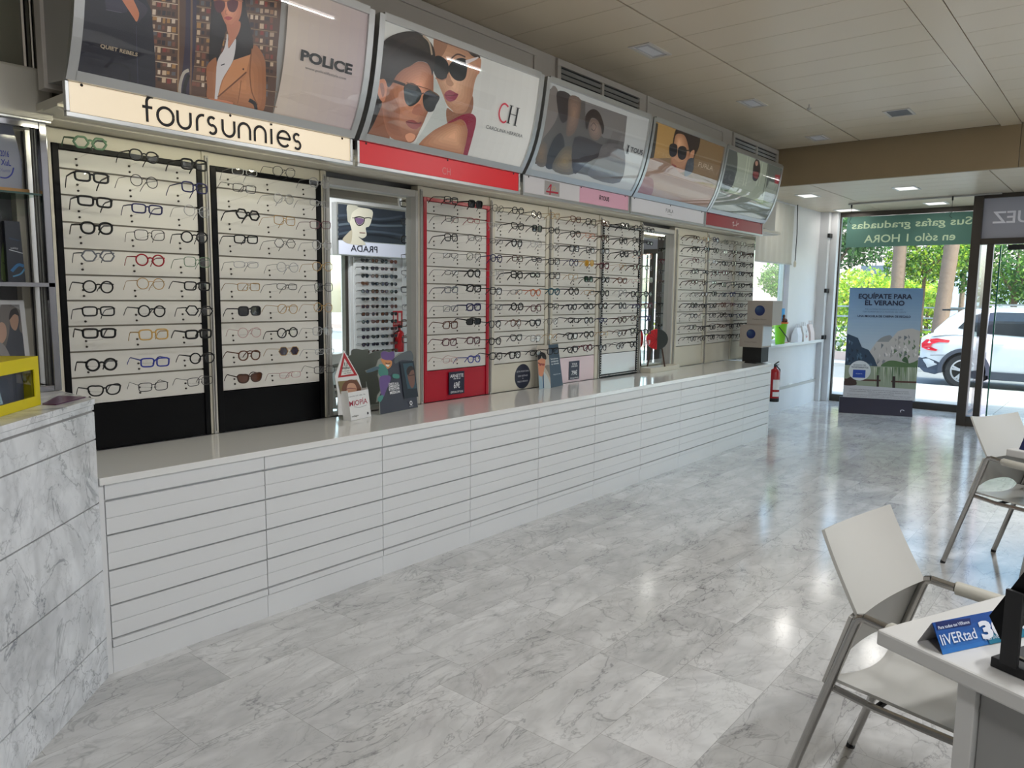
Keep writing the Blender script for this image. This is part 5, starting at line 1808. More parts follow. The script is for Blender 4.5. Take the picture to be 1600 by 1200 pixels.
for (px, py, w, lab) in ((1234, 603, .15, 'double wall socket under the ledge beside the fire extinguisher'), (1268.5, 594, .085, 'single wall socket under the ledge next to the corner guide')):
    c = on(px, py, 'y', YW)
    t = thing('wall_socket', lab, 'socket', (c.x, YW, c.z-.042), 0, 'wall sockets under the ledge')
    MB().box(c.x-w/2, YW-.010, c.z-.042, c.x+w/2, YW-.0005, c.z+.042).build('plate', M_lam, t, .003)
    for q in ([-.036, .036] if w > .1 else [0]):
        MB().lathe([(0, -.0115), (.021, -.0115), (.023, -.0102)], (c.x+q, YW, c.z), 14, axis='y').build('outlet', mat('socket_dark', (120, 118, 116), .4), t)

# ================================================================ big standing poster
a, b = on(1311, 644.5, 'z', .001), on(1425.5, 651.5, 'z', .001)
u = (b-a).normalized()
bk = V((-u.y, u.x, 0))
if bk.x < 0:
    bk = -bk
t = thing('poster_stand', 'tall summer backpack poster on a navy foot before the street window', 'poster stand', (a+b)/2+bk*.1)
mb = MB()
Wd = (b-a).length
D1 = .22
mb.prism([(0, 0), (D1, 0), (D1*.62, .205), (D1*.42, .205)], lambda p, q, d: a+u*d+bk*p+V((0, 0, q)), 0, Wd)
mb.build('foot', mat('foot_navy', (24, 26, 52), .4), t)
S = Flat(a+bk*(D1*.46), u, (0, 0, 1))
if S.n.x > 0:
    S.n = -S.n
tl, tr = S.uv(1328, 450), S.uv(1443, 450)
ul, ur, vt = tl[0], tr[0], (tl[1]+tr[1])/2
MB().prism([(ul, .19), (ur, .19), (ur, vt), (ul, vt)], lambda p, q, d: S.pos(p, q, d), 0, -.012).build('panel', mat('panel_edge', (70, 96, 130), .5), t)
A = Art(S, (ul, .2, ur, vt), off=.0008)
for i in range(24):
    f = i/24
    col = tuple(int(c0+(c1-c0)*f) for c0, c1 in zip((186, 196, 204), (104, 142, 184)))
    A.rect(ul, .75+(vt-.75)*f, ur, .75+(vt-.75)*(f+1/24)+.004, col)
for i in range(10):
    A.rect(ur-.03*(10-i)*1.0, vt-.32, ur, vt, tuple(int(c0+(c1-c0)*i/10) for c0, c1 in zip((112, 148, 188), (70, 106, 156)))) if i == -1 else None
kp = lambda pts: C(1280, 430, .20833, pts)
rp = random.Random(11)
A.poly(kp([(400, 560), (440, 490), (500, 455), (550, 470), (560, 640), (380, 660)]), (138, 140, 142))
A.poly(kp([(360, 600), (430, 500), (520, 500), (590, 420), (640, 406), (700, 400), (790, 430), (790, 700), (340, 700)]), (186, 180, 176), False)
A.hold(False)
for i in range(70):
    X, Y = rp.uniform(400, 770), rp.uniform(430, 650)
    if Y < 420+abs(690-X)*.35:
        continue
    A.poly(kp([(X, Y), (X+rp.uniform(8, 26), Y+rp.uniform(10, 24)), (X+rp.uniform(-6, 8), Y+rp.uniform(24, 44))]), rp.choice([(130, 130, 134), (214, 208, 204), (104, 110, 116), (158, 154, 150), (96, 116, 88)]), False)
A.hold(False)
A.poly(kp([(190, 430), (240, 450), (290, 470), (320, 540), (370, 560), (410, 620), (440, 690), (190, 700)]), (40, 62, 84), False)
for i in range(24):
    X, Y = rp.uniform(200, 400), rp.uniform(470, 660)
    if Y < 450+(X-200)*.9:
        continue
    A.poly(kp([(X, Y), (X+16, Y+14), (X+4, Y+34)]), rp.choice([(70, 98, 122), (26, 40, 56), (96, 122, 142)]), False)
A.poly(kp([(500, 650), (560, 640), (680, 660), (780, 620), (780, 700), (480, 690)]), (84, 112, 70))
A.poly(kp([(620, 640), (650, 610), (670, 660)]), (66, 92, 60))
A.rect(ul, .2, ur, S.uv(1390, 573)[1], (150, 160, 138))
for i in range(60):
    X = rp.uniform(400, 770)
    A.poly(kp([(X, 690), (X+rp.uniform(4, 14), 690), (X+rp.uniform(0, 10), rp.uniform(730, 840))]), rp.choice([(176, 184, 160), (110, 134, 92), (196, 200, 180), (92, 116, 84)]), False)
A.stroke(kp([(190, 780), (460, 790)]), .022, (84, 46, 36), False)
A.stroke(kp([(540, 796), (790, 806)]), .022, (84, 46, 36), False)
A.stroke(kp([(440, 750), (438, 836)]), .028, (50, 36, 32), False)
A.stroke(kp([(560, 758), (558, 846)]), .034, (50, 36, 32), False)
A.poly(kp([(150, 818), (440, 836), (790, 862), (790, 980), (150, 940)]), (196, 196, 200), False)
A.poly(kp([(190, 790), (250, 760), (280, 820), (190, 824)]), (60, 40, 36))
cu, cv = S.uv(*kp([(303, 715)])[0])
A.disc(cu, cv, .135, .135, (212, 216, 218), 40)
q0, q1 = S.uv(*kp([(250, 766)])[0]), S.uv(*kp([(348, 711)])[0])
A.rect(q0[0], q0[1], q1[0], q1[1], (28, 66, 156))
A.text('PRESENTA', (q0[0]+q1[0])/2, (q0[1]+q1[1])/2, .012, (200, 214, 236), w=.08)
NAV = (22, 34, 66)
def TP(txt, q0, q1, hpx, col=NAV, **kw):
    T(A, txt, *kp([q0, q1]), hpx, col, **kw)
TP('BONOS DE', (258, 674), (350, 674), 2.6); TP('TICKETBARATOS', (240, 690), (368, 692), 2.6, bold=.02)
TP('EQUÍPATE PARA', (296, 157), (697, 161), 7.2, bold=.03)
TP('EL VERANO', (343, 207), (640, 209), 7.2, bold=.03)
TP('POR LA COMPRA DE UNAS PROGRESIVAS O MÁS', (344, 255), (630, 258), 2.1, (92, 112, 142)); TP('CON TU MONTURA O LA MONTURA DEL CLIENTE', (326, 274), (650, 277), 2.1, (92, 112, 142))
TP('UNA MOCHILA DE CABINA DE REGALO', (288, 305), (686, 312), 3.2, bold=.02)
for j, (q0, q1) in enumerate((((230, 848), (670, 878)), ((224, 862), (676, 892)), ((370, 884), (560, 900)), ((210, 884), (690, 920)), ((210, 896), (680, 932)))):
    TP(['Promoción válida hasta agotar existencias en los centros adheridos a la campaña', 'consulte condiciones y bases en su óptica de confianza durante el verano', 'no acumulable a otras ofertas', 'Campaña válida en todas las ópticas participantes, imágenes no contractuales, regalo por cliente', 'Los productos sanitarios cumplen la normativa vigente, consulte a su óptico'][j], q0, q1, 1.7 if j < 3 else 1.2, (84, 86, 96))
A.build('printed_panel', t, M_printm)
SF = Flat(a, u, (0, 0, 1))
cu = Wd*.88
A = Art(Flat(a-bk*.002+V((0, 0, .002)), u, V((0, 0, .205))+bk*(D1*.42)), off=.003)
if A.S.n.x > 0:
    A.S.n = -A.S.n
A.stroke([(cu-.03, .05), (cu-.035, .075), (cu-.01, .085), (cu+.01, .075)], .008, (210, 214, 226), uv=True)
A.build('foot_logo', t, M_printm)

# ================================================================ glass cabinet on the marble block
OC = V((1.195, 3.40, 0))
DX, DN = V((-1, 0, 0)), V((0, -1, 0))
def L(s, d, z):
    """s along the cabinet front (to the left), d back from the front"""
    p = OC+DX*s-DN*d
    return V((p.x, p.y, z))
t = thing('glass_cabinet', 'chrome-framed glass showcase standing on the marble block', 'cabinet', L(.5, .15, 1.131))
def lb(mb, s0, s1, d0, d1, z0, z1, mi=0):
    return mb.add([L(s, d, z) for z in (z0, z1) for d in (d0, d1) for s in (s0, s1)], [(0, 2, 3, 1), (4, 5, 7, 6), (0, 1, 5, 4), (2, 6, 7, 3), (0, 4, 6, 2), (1, 3, 7, 5)], mi)
ZT = 2.204
for s0, s1, d0, d1 in ((0, .028, 0, .028), (0, .03, .25, .28), (1.2, 1.23, 0, .03)):
    lb(MB(), s0, s1, d0, d1, 1.131, ZT).build('post', M_chromed, t, .003)
mb = MB()
for d in (.04, .07, .10, .17):
    lb(mb, .004, .022, d, d+.018, 1.15, ZT-.01)
mb.build('slide_tracks', M_alu, t)
mb = lb(MB(), 0, .025, .20, .25, 1.15, ZT-.01)
mb.build('side_strip', M_chromed, t)
lb(MB(), .028, 1.2, 0, .028, 1.131, 1.155).build('bottom_rail', M_chromed, t, .002)
lb(MB(), .028, 1.2, 0, .028, ZT-.03, ZT).build('top_rail', M_chromed, t, .002)
lb(MB(), 0, .028, .028, .25, 1.131, 1.15).build('side_rail', M_chromed, t)
lb(MB(), 0, 1.23, .275, .285, 1.131, ZT).build('back_panel', mat('cabinet_grey', (116, 116, 118), .5), t)
zs1 = onp(70, 303, OC, DN).z
zs2 = onp(80, 442, OC, DN).z
lb(MB(), .03, 1.2, .012, .27, zs1-.008, zs1).build('glass_shelf', glassy('shelf_glass', (206, 232, 222), .9), t)
lb(MB(), .03, 1.2, .008, .012, zs1-.008, zs1).build('shelf_edge', mat('glass_edge_dark', (20, 60, 54), .1), t)
lb(MB(), .0, 1.2, .0, .27, zs2-.016, zs2).build('metal_shelf', M_chromed, t)
lb(MB(), -.02, 1.26, -.03, .29, ZT+.002, 2.40).build('cap', mat('cap_cream', (196, 192, 180), .35), t, .012)
lb(MB(), -.01, 1.25, -.02, .28, ZT-.004, ZT+.002).build('cap_rail', M_alu, t)
def at_c(px, py, d):
    return onp(px, py, OC-DN*d, DN)
S = Flat(at_c(30, 292, .12)+DX*.12, -DX, (0, 0, 1))
if S.n.dot(DN) < 0:
    S.n = -S.n
# award
q = at_c(10, 290, .12)
t = thing('glass_award', 'clear glass award with blue lettering on the upper cabinet shelf', 'award', (q.x, q.y, zs1))
S = Flat(V((q.x, q.y, zs1))+DX*.10, -DX, (0, 0, 1))
ua = S.uv(31, 240)[0]
hh = S.uv(10, 196)[1]
out = [(0, .02), (ua, .02), (ua+.006, hh*.5), (ua-.02, hh), (0, hh)]
MB().prism(out, lambda p, q_, d: S.pos(p, q_, d), 0, -.02).build('plate', mat('award_glass', (150, 154, 170), .1), t)
MB().prism([(-.01, .001), (ua+.02, .001), (ua+.02, .022), (-.01, .022)], lambda p, q_, d: S.pos(p, q_, d), .02, -.04).build('wooden_base', mat('award_base', (176, 128, 66), .4), t)
A = Art(S, off=.001)
T(A, '2016', (0, 237), (14, 243), 9, (40, 54, 140), bold=.02); T(A, 'XuL', (1, 252), (17, 256), 9, (40, 54, 140), bold=.02)
T(A, 'Xunta', (0, 264), (16, 268), 5, (110, 116, 160))
A.stroke([(0, 277), (10, 278), (18, 272), (21, 262)], .005, (40, 54, 150))
A.build('award_lettering', t, M_printm)
# dark packs on the metal shelf
def pack(px0, px1, py0, py1, d, label, col, art):
    q = at_c(px0, 440, d)
    S = Flat(V((q.x, q.y, zs2+.001)), -DX, (0, 0, 1))
    if S.n.dot(DN) < 0:
        S.n = -S.n
    w = S.uv(px1, 420)[0]
    h = S.uv((px0+px1)/2, py0)[1]
    t = thing('product_pack', label, 'box', S.pos(w/2, 0, 0), 0, 'dark packs in the glass cabinet')
    MB().prism([(0, 0), (w, 0), (w*.86, h), (0, h)], lambda p, q_, d_: S.pos(p, q_, d_), 0, -.05).build('carton', mat('pack_'+str(col[2]), col, .35), t)
    A = Art(S, off=.001)
    art(A)
    A.build('printed_front', t, M_printm)
def art1(A):
    A.stroke([(14, 372), (30, 376)], .006, (40, 60, 84), False)
    A.stroke([(14, 390), (36, 396)], .003, (200, 206, 214), False)
    A.stroke([(18, 424), (28, 414), (37, 416)], .012, (50, 110, 160))
    A.stroke([(20, 432), (32, 428), (38, 420)], .006, (90, 150, 190))
    T(A, 'oakley', (16, 386), (28, 389), 3, (206, 210, 216))
def art2(A):
    A.poly([(4, 380), (14, 376), (14, 432), (2, 434)], (74, 94, 40))
    A.stroke([(6, 392), (12, 400)], .004, (170, 190, 80), False)
    A.stroke([(4, 410), (13, 418)], .004, (40, 60, 24), False)
pack(13, 39, 346, 440, .10, 'dark blue pack with a light blue swirl on the metal cabinet shelf', (26, 34, 48), art1)
pack(-16, 12, 330, 440, .13, 'black and green pack half cut off at the left picture edge', (16, 18, 22), art2)
# price rail text on the metal shelf
# framed photo leaning on the marble
q = at_c(47, 556, .10)
S = Flat(V((q.x, q.y, 1.131))+DX*.0, -DX, V((0, 0, 1))-DN*.12)
if S.n.dot(DN) < 0:
    S.n = -S.n
u1, h1 = S.uv(47, 560)[0], S.uv(42, 469)[1]
u0 = S.uv(-30, 560)[0]
t = thing('picture_frame', 'white framed photo of two people in the cabinet behind the yellow box', 'picture', S.pos((u0+u1)/2, 0, 0))
MB().prism([(u0, .0), (u1, .0), (u1, h1), (u0, h1)], lambda p, q_, d: S.pos(p, q_, d), 0, -.012).build('frame', M_wall, t)
A = Art(S, (u0+.02, .02, u1-.018, h1-.018), off=.001)
A.rect(u0, 0, u1, h1, (150, 150, 148))
A.poly([(0, 480), (20, 478), (41, 500), (41, 560), (0, 560)], (110, 104, 100))
A.poly([(14, 520), (16, 494), (24, 486), (31, 496), (30, 515), (40, 530), (42, 562), (8, 562)], (62, 66, 76))
A.poly([(15, 500), (18, 490), (25, 488), (29, 500), (25, 516), (18, 512)], (176, 140, 118))
A.poly([(14, 500), (16, 486), (25, 482), (30, 494), (22, 491)], (40, 34, 34))
A.poly([(-6, 520), (0, 504), (8, 508), (10, 524), (4, 536), (-4, 534)], (184, 148, 128))
A.poly([(-12, 540), (0, 535), (10, 545), (14, 562), (-16, 562)], (140, 136, 134))
T(A, 'visión', (14, 477), (28, 478), 3, (80, 80, 84))
A.build('printed_photo', t, M_printm)
# yellow box
DN = V((.694, -.72, 0)).normalized()
a = on(64, 632, 'z', 1.131)
b = on(0, 651.5, 'z', 1.131)
e = (b-a).normalized()
nb = V((e.y, -e.x, 0))
if nb.dot(DN) < 0:
    nb = -nb
S = Flat(a+e*.42, -e, (0, 0, 1))
if S.n.dot(nb) < 0:
    S.n = -S.n
hy = S.uv(60, 556)[1]
w = .42
t = thing('yellow_box', 'bright yellow box with a clear window on the marble block', 'box', S.pos(w/2, 0, -.08))
mb = MB()
dp = .13
hole = (.03, .035, w-.035, hy-.045)
q = lambda u_, v_, d_: S.pos(u_, v_, d_)
for u0_, v0_, u1_, v1_ in ((0, 0, w, hole[1]), (0, hole[3], w, hy), (0, hole[1], hole[0], hole[3]), (hole[2], hole[1], w, hole[3])):
    mb.add([q(uu, vv, dd) for dd in (0, -.004) for vv in (v0_, v1_) for uu in (u0_, u1_)], [(0, 2, 3, 1), (4, 5, 7, 6), (0, 1, 5, 4), (2, 6, 7, 3), (0, 4, 6, 2), (1, 3, 7, 5)])
for u0_, v0_, u1_, v1_, d0_, d1_ in ((0, 0, w, .004, -.004, -dp), (0, hy-.004, w, hy, -.004, -dp), (0, 0, .004, hy, -.004, -dp), (w-.004, 0, w, hy, -.004, -dp), (0, 0, w, hy, -dp, -dp-.004)):
    mb.add([q(uu, vv, dd) for dd in (d0_, d1_) for vv in (v0_, v1_) for uu in (u0_, u1_)], [(0, 2, 3, 1), (4, 5, 7, 6), (0, 1, 5, 4), (2, 6, 7, 3), (0, 4, 6, 2), (1, 3, 7, 5)])
mb.build('carton', mat('carton_yellow', (222, 204, 16), .4), t)
mb = MB()
n = 24
mb.add([q((hole[0]+hole[2])/2+(hole[2]-hole[0]+.004)/2*su, (hole[1]+hole[3])/2+(hole[3]-hole[1]+.004)/2*sv, -.006) for su, sv in ((-1, -1), (1, -1), (1, 1), (-1, 1))], [(0, 1, 2, 3)])
mb.build('clear_window', glassy('box_window', (222, 226, 236), 1.6), t)
mb = MB().add([q(uu, vv, dd) for dd in (-.05, -.10) for vv in (.01, hy-.01) for uu in (.01, w-.01)], [(0, 2, 3, 1), (4, 5, 7, 6), (0, 1, 5, 4), (2, 6, 7, 3), (0, 4, 6, 2), (1, 3, 7, 5)])
mb.build('inner_tray', mat('tray_grey', (120, 124, 136), .3), t)
# purple leaflet
pts = [on(px, py, 'z', 1.131) for px, py in ((66, 632), (88, 633), (134, 621), (92, 619))]
mb = MB().add(pts+[p+V((0, 0, .003)) for p in pts], [(0, 1, 2, 3), (4, 5, 6, 7), (0, 1, 5, 4), (1, 2, 6, 5), (2, 3, 7, 6), (3, 0, 4, 7)])
single('leaflet', mb, mat('leaflet_purple', (92, 44, 84), .3), 'dark purple leaflet lying flat on the marble block', 'leaflet')

# ================================================================ desks and chairs on the right
M_desk = mat('desk_white', (198, 197, 194), .35)
M_deskg = mat('desk_grey', (142, 141, 139), .4)
def desk(c, e1, label, post=.19):
    e1 = V((e1[0], e1[1], 0)).normalized()
    e2 = V((e1.y, -e1.x, 0))
    c = V((c[0], c[1], 0))
    t = thing('desk', label, 'desk', c+e1*.7+e2*.35)
    f = lambda s, d, z: c+e1*s+e2*d+V((0, 0, z))
    def b(mb, s0, s1, d0, d1, z0, z1):
        return mb.add([f(s, d, z) for z in (z0, z1) for d in (d0, d1) for s in (s0, s1)], [(0, 2, 3, 1), (4, 5, 7, 6), (0, 1, 5, 4), (2, 6, 7, 3), (0, 4, 6, 2), (1, 3, 7, 5)])
    b(MB(), 0, 1.45, 0, .78, .70, .74).build('desk_top', M_desk, t, .006)
    for s in (.03, 1.36):
        b(MB(), s, s+.05, post, post+.042, 0, .6995).build('leg', M_desk, t, .003)
        b(MB(), s, s+.05, .70, .742, 0, .6995).build('leg', M_desk, t, .003)
    for s in (.045, 1.375):
        b(MB(), s, s+.02, post+.046, .698, .06, .695).build('side_panel', M_deskg, t)
    b(MB(), .085, 1.355, post+.30, post+.318, .25, .695).build('modesty_panel', M_deskg, t)
    return t, f
desk((1.94, .425), (.913, -.408), 'white desk in the near right corner with a blue tent card on it')
desk((4.845, .482), (.91, -.42), 'white desk at the right picture edge with a chair tucked against it')
M_seat = mat('chair_white', (184, 182, 176), .38)
M_tube = mat('chair_tube', (166, 164, 160), .22, .95)
M_pad = mat('arm_pad', (188, 185, 174), .5)
def chair(label):
    t = thing('armchair', label, 'chair', (0, 0, 0), 0, 'white armchairs at the desks')
    w, zf = .227, .67
    build = lambda mb, n, mt, **k: mb.build(n, mt, t, world=False, **k)
    for s in (-1, 1):
        build(MB().tube([(s*(w+.012), .20, .004), (s*w, .002, zf-.012), (s*w, -.006, zf), (s*w, -.02, zf+.004)], .0135, 10), 'rear_leg', M_tube)
        build(MB().tube([(s*w, -.02, zf+.004), (s*(w+.004), -.085, zf-.002)], .0135, 10), 'arm_tube', M_tube)
        build(MB().tube([(s*(w+.004), -.085, zf-.002), (s*(w+.006), -.09, zf-.002), (s*(w+.008), -.30, zf-.012), (s*(w+.008), -.305, zf-.012)], [.016, .021, .021, .016], 12), 'arm_pad', M_pad)
        build(MB().tube([(s*(w+.008), -.30, zf-.012), (s*(w+.008), -.33, zf-.022), (s*(w+.008), -.338, zf-.05), (s*(w+.012), -.29, .45), (s*(w+.016), -.24, .004)], .0135, 10), 'front_leg', M_tube)
        build(MB().tube([(s*(w-.004), .066, .440), (s*(w-.006), -.06, .428), (s*(w-.006), -.30, .428), (s*(w+.008), -.295, .44)], .011, 8), 'seat_rail', M_tube)
        build(MB().tube([(s*(w+.012), .20, 0), (s*(w+.0118), .197, .016)], .0145, 8), 'foot_cap', M_blackm)
        build(MB().tube([(s*(w+.016), -.24, 0), (s*(w+.0158), -.242, .016)], .0145, 8), 'foot_cap', M_blackm)
    build(MB().tube([(-w+.006, -.06, .424), (w-.006, -.06, .424)], .009, 8).tube([(-w+.006, -.28, .424), (w-.006, -.28, .424)], .009, 8), 'cross_bars', M_blackm)
    th = .009
    def shell(fn, nu, nv):
        mb = MB()
        e = 1e-3
        vs, fs = [], []
        for side in (0, 1):
            for j in range(nv+1):
                for i in range(nu+1):
                    u, v = i/nu, j/nv
                    p = fn(u, v)
                    du = fn(min(u+e, 1), v)-fn(max(u-e, 0), v)
                    dv = fn(u, min(v+e, 1))-fn(u, max(v-e, 0))
                    n = du.cross(dv).normalized()
                    vs.append(p+n*(th/2 if side else -th/2))
        N = (nu+1)*(nv+1)
        ix = lambda s_, i, j: s_*N+j*(nu+1)+i
        for j in range(nv):
            for i in range(nu):
                fs.append((ix(0, i, j), ix(0, i+1, j), ix(0, i+1, j+1), ix(0, i, j+1)))
                fs.append((ix(1, i, j), ix(1, i, j+1), ix(1, i+1, j+1), ix(1, i+1, j)))
        for i in range(nu):
            fs.append((ix(0, i, 0), ix(1, i, 0), ix(1, i+1, 0), ix(0, i+1, 0)))
            fs.append((ix(0, i, nv), ix(0, i+1, nv), ix(1, i+1, nv), ix(1, i, nv)))
        for j in range(nv):
            fs.append((ix(0, 0, j), ix(0, 0, j+1), ix(1, 0, j+1), ix(1, 0, j)))
            fs.append((ix(0, nu, j), ix(1, nu, j), ix(1, nu, j+1), ix(0, nu, j+1)))
        return mb.add(vs, fs, 0, True)
    def upper(u, v):
        x = (u-.5)*2
        hw = (w-.004)*(1-.03*v)
        z = zf-.004+.222*v-.018*(1-x*x)*v
        y = .002+.10*v+.018*math.sin(v*PI*.5)+.035*(1-x*x)*(.35+.65*v)
        return V((x*hw, y, z))
    def lower(u, v):
        x = (u-.5)*2
        zb = .447+.075*(1-abs(x)**2.6)
        z = zb+(zf-.004-zb)*v
        y = .002+(zf-z)*.295+.016+.012*(1-x*x)
        return V((x*(w+.004), y, z))
    def seat(u, v):
        x = (u-.5)*2
        y = .085-.45*v-.0*(1-x*x)
        if v < .3:
            y -= .05*(1-x*x)*(1-v/.3)
        z = .446-.012*(1-x*x)-.03*max(0, (v-.85)/.15)**2+.012*(1-v)
        return V((x*(w-.016), y, z))
    build(shell(upper, 16, 14), 'backrest', M_seat)
    build(shell(lower, 20, 8), 'lower_back', M_seat)
    build(shell(seat, 14, 16), 'seat', M_seat)
    return t
ch = chair('white shell armchair with chrome frame, nearest, facing the corner desk')
index_kids()
c2_ = dup(ch)
ch.location = (2.374, .481, 0); ch.rotation_euler = (0, 0, math.radians(-10.1))
q = on(1543, 716, 'z', .67)
c2_.location = (q.x+.227*.908, q.y-.227*.419+.0, 0); c2_.rotation_euler = (0, 0, math.radians(-24.8))
c2_['label'] = 'white shell armchair with chrome frame, farther off at the right picture edge'
# tent card
ZD = .7405
a = on(1433, 1003, 'z', ZD); b = on(1473, 1023, 'z', ZD); c = on(1555, 1005, 'z', ZD)
e = (c-b).normalized()
t = thing('tent_card', 'blue three-sided tent card with white lettering on the near desk', 'tent card', (a+b)/2+e*.15)
apx = (a+b)/2+V((0, 0, .062))
Ln = .33
M_tent = mat('tent_white', (188, 186, 184), .5)
mb = MB().add([a, b, apx, a+e*Ln, b+e*Ln, apx+e*Ln], [(0, 1, 4, 3), (0, 3, 5, 2)])
mb.build('card_body', M_tent, t)
S = Flat(b, e, apx-b)
hS = (apx-b).length
MB().add([b, b+e*Ln, apx+e*Ln, apx], [(0, 1, 2, 3)]).build('front_face', mat('tent_blue', (24, 66, 142), .4), t)
A = Art(S, (0, 0, Ln, hS), off=.0005)
for i in range(6):
    A.rect(0, .012*i*.9, Ln, .012*(i+1), (26+4*(5-i), 74+8*(5-i), 148+8*(5-i)))
A.rect(.15, 0, Ln, .022, (30, 120, 150))
A.poly([(1460, 972), (1514, 965.5), (1516, 976), (1463, 984.5)], (22, 38, 96), False)
T(A, 'Para todos tus VERanos', (1464, 980), (1513, 972.5), 5, (206, 214, 230), bold=.02)
T(A, 'liVERtad', (1468, 1000), (1523, 989), 17, (214, 222, 236), bold=.01)
T(A, '300€', (1529, 984), (1612, 969), 26, (222, 226, 236), bold=.05)
A.text('Más liVERtad para ver', .20, hS*.20, .008, (214, 222, 236), w=.12)
A.build('tent_lettering', t, M_printm)
# black frame holder on the desk
a = on(1548, 1026, 'z', .762)
e1 = V((.913, -.408, 0)); e2 = V((-.408, -.913, 0))
t = thing('frame_stand', 'black eyewear try-on stand with a slanted tray, cut off by the right edge', 'stand', (a.x+.08, a.y-.12, ZD))
f = lambda s, d, z: V((a.x, a.y, 0))+e1*s+e2*d+V((0, 0, z))
def bb(mb, s0, s1, d0, d1, z0, z1):
    return mb.add([f(s, d, z) for z in (z0, z1) for d in (d0, d1) for s in (s0, s1)], [(0, 2, 3, 1), (4, 5, 7, 6), (0, 1, 5, 4), (2, 6, 7, 3), (0, 4, 6, 2), (1, 3, 7, 5)])
bb(MB(), 0, .22, 0, .26, ZD, .763).build('base', M_blackm, t, .002)
q0 = on(1576, 1040, 'z', .763)
d_ = (q0-V((a.x, a.y, .763))).dot(e2); s_ = (q0-V((a.x, a.y, .763))).dot(e1)
zt = onp(1567, 917, q0, e1).z
bb(MB(), s_-.005, s_+.005, d_-.018, d_+.018, .763, zt).build('upright', M_blackm, t, .001)
TR = q0+e1*.012
tp = [onp(px, py, TR, e1) for px, py in ((1545, 962), (1563, 1000), (1604, 958), (1650, 905), (1650, 850), (1600, 893))]
MB().add(tp+[p+e1*.05 for p in tp], [tuple(range(6)), tuple(range(11, 5, -1))]+[(i, (i+1) % 6, 6+(i+1) % 6, 6+i) for i in range(6)]).build('tray', M_black, t, .001)
bb(MB(), s_+.02, s_+.03, d_-.02, d_+.20, .775, .781).build('tray_rod', M_chrome, t)
# dark item on the far desk
q = on(1592, 702, 'z', ZD)
t = thing('desk_card', 'dark navy wedge card on the far desk at the right edge', 'card', (q.x, q.y, ZD))
MB().prism([(0, 0), (.10, 0), (.05, .085)], lambda u_, v_, d: V((q.x, q.y, ZD))+e1*u_+V((0, 0, v_))+e2*d, 0, .22).build('wedge', mat('wedge_navy', (26, 34, 74), .4), t)

# ================================================================ what the tall mirror shows on the opposite wall
xx, yy = 7.50, YO+.07
t = thing('fire_extinguisher', 'red fire extinguisher hung on the opposite wall, seen in the tall mirror', 'fire extinguisher', (xx, yy, .68))
MB().lathe([(0, 0), (.066, 0), (.07, .01), (.07, .27), (.05, .30), (.02, .32), (.02, .35), (0, .35)], (xx, yy, .68), 18).build('cylinder', MATS['extinguisher_red'], t)
MB().tube([V((xx-.02, yy+.02, 1.0)), V((xx-.11, yy+.02, .96)), V((xx-.12, yy+.02, .8))], .010, 7).build('hose', M_blackm, t)
MB().box(xx-.02, yy-.012, 1.03, xx+.05, yy+.012, 1.07).build('valve', M_blackm, t)
t = thing('safety_sign', 'red fire equipment sign on the opposite wall, seen in the tall mirror', 'sign', (7.42, YO+.003, 1.05))
MB().box(7.42, YO+.003, 1.05, 7.62, YO+.008, 1.28).build('plate', mat('sign_red', (190, 24, 34), .4), t)
A = Art(Flat((7.62, YO+.008, 1.05), (-1, 0, 0), (0, 0, 1)))
A.rect(.03, .08, .08, .20, (226, 214, 210)); A.rect(.11, .07, .17, .21, (226, 206, 200)); A.text('EXTINTOR', .10, .035, .025, (230, 214, 210), w=.16)
A.build('sign_print', t, M_printm)
# ================================================================ outside: street, car, trees, buildings
M_pave = mat('paving_slabs', (176, 172, 168), .8, vary=.06, vscale=3)
M_joint = mat('paving_joint', (128, 124, 122), .9)
M_kerb = mat('kerb_stone', (150, 148, 146), .8)
mb = MB()
for i in range(13):
    for j in range(30):
        xa, ya = 11.9+.28*i, -5+.4*j
        mb.box(xa+.004, ya+.004, -.07, xa+.276, ya+.396, -.03)
mb.box(11.86, -9, -.10, 15.54, 9.5, -.04, 1)
struct('pavement', mb, [M_pave, M_joint])
mb = MB().box(15.54, -30, -.2, 15.70, 30, -.035)
struct('trim_kerb', mb, M_kerb)
mb = MB().box(15.70, -40, -.25, 19.3, 60, -.13)
struct('road', mb, mat('asphalt', (128, 128, 130), .85, vary=.08, vscale=8))
mb = MB().box(19.3, -40, -.25, 80, 60, -.04)
mb.box(8, 3.9, -.25, 15.54, 60, -.045).box(-20, -40, -.25, 15.54, YO-.35, -.045)
struct('far_pavement', mb, M_pave)
# one unseen slab for the upper storeys, added and extended to shade the pavement
mb = MB().box(-4, YO-.4, 3.35, 12.75, 4.1, 3.9)
struct('shade_slab', mb, M_wall)

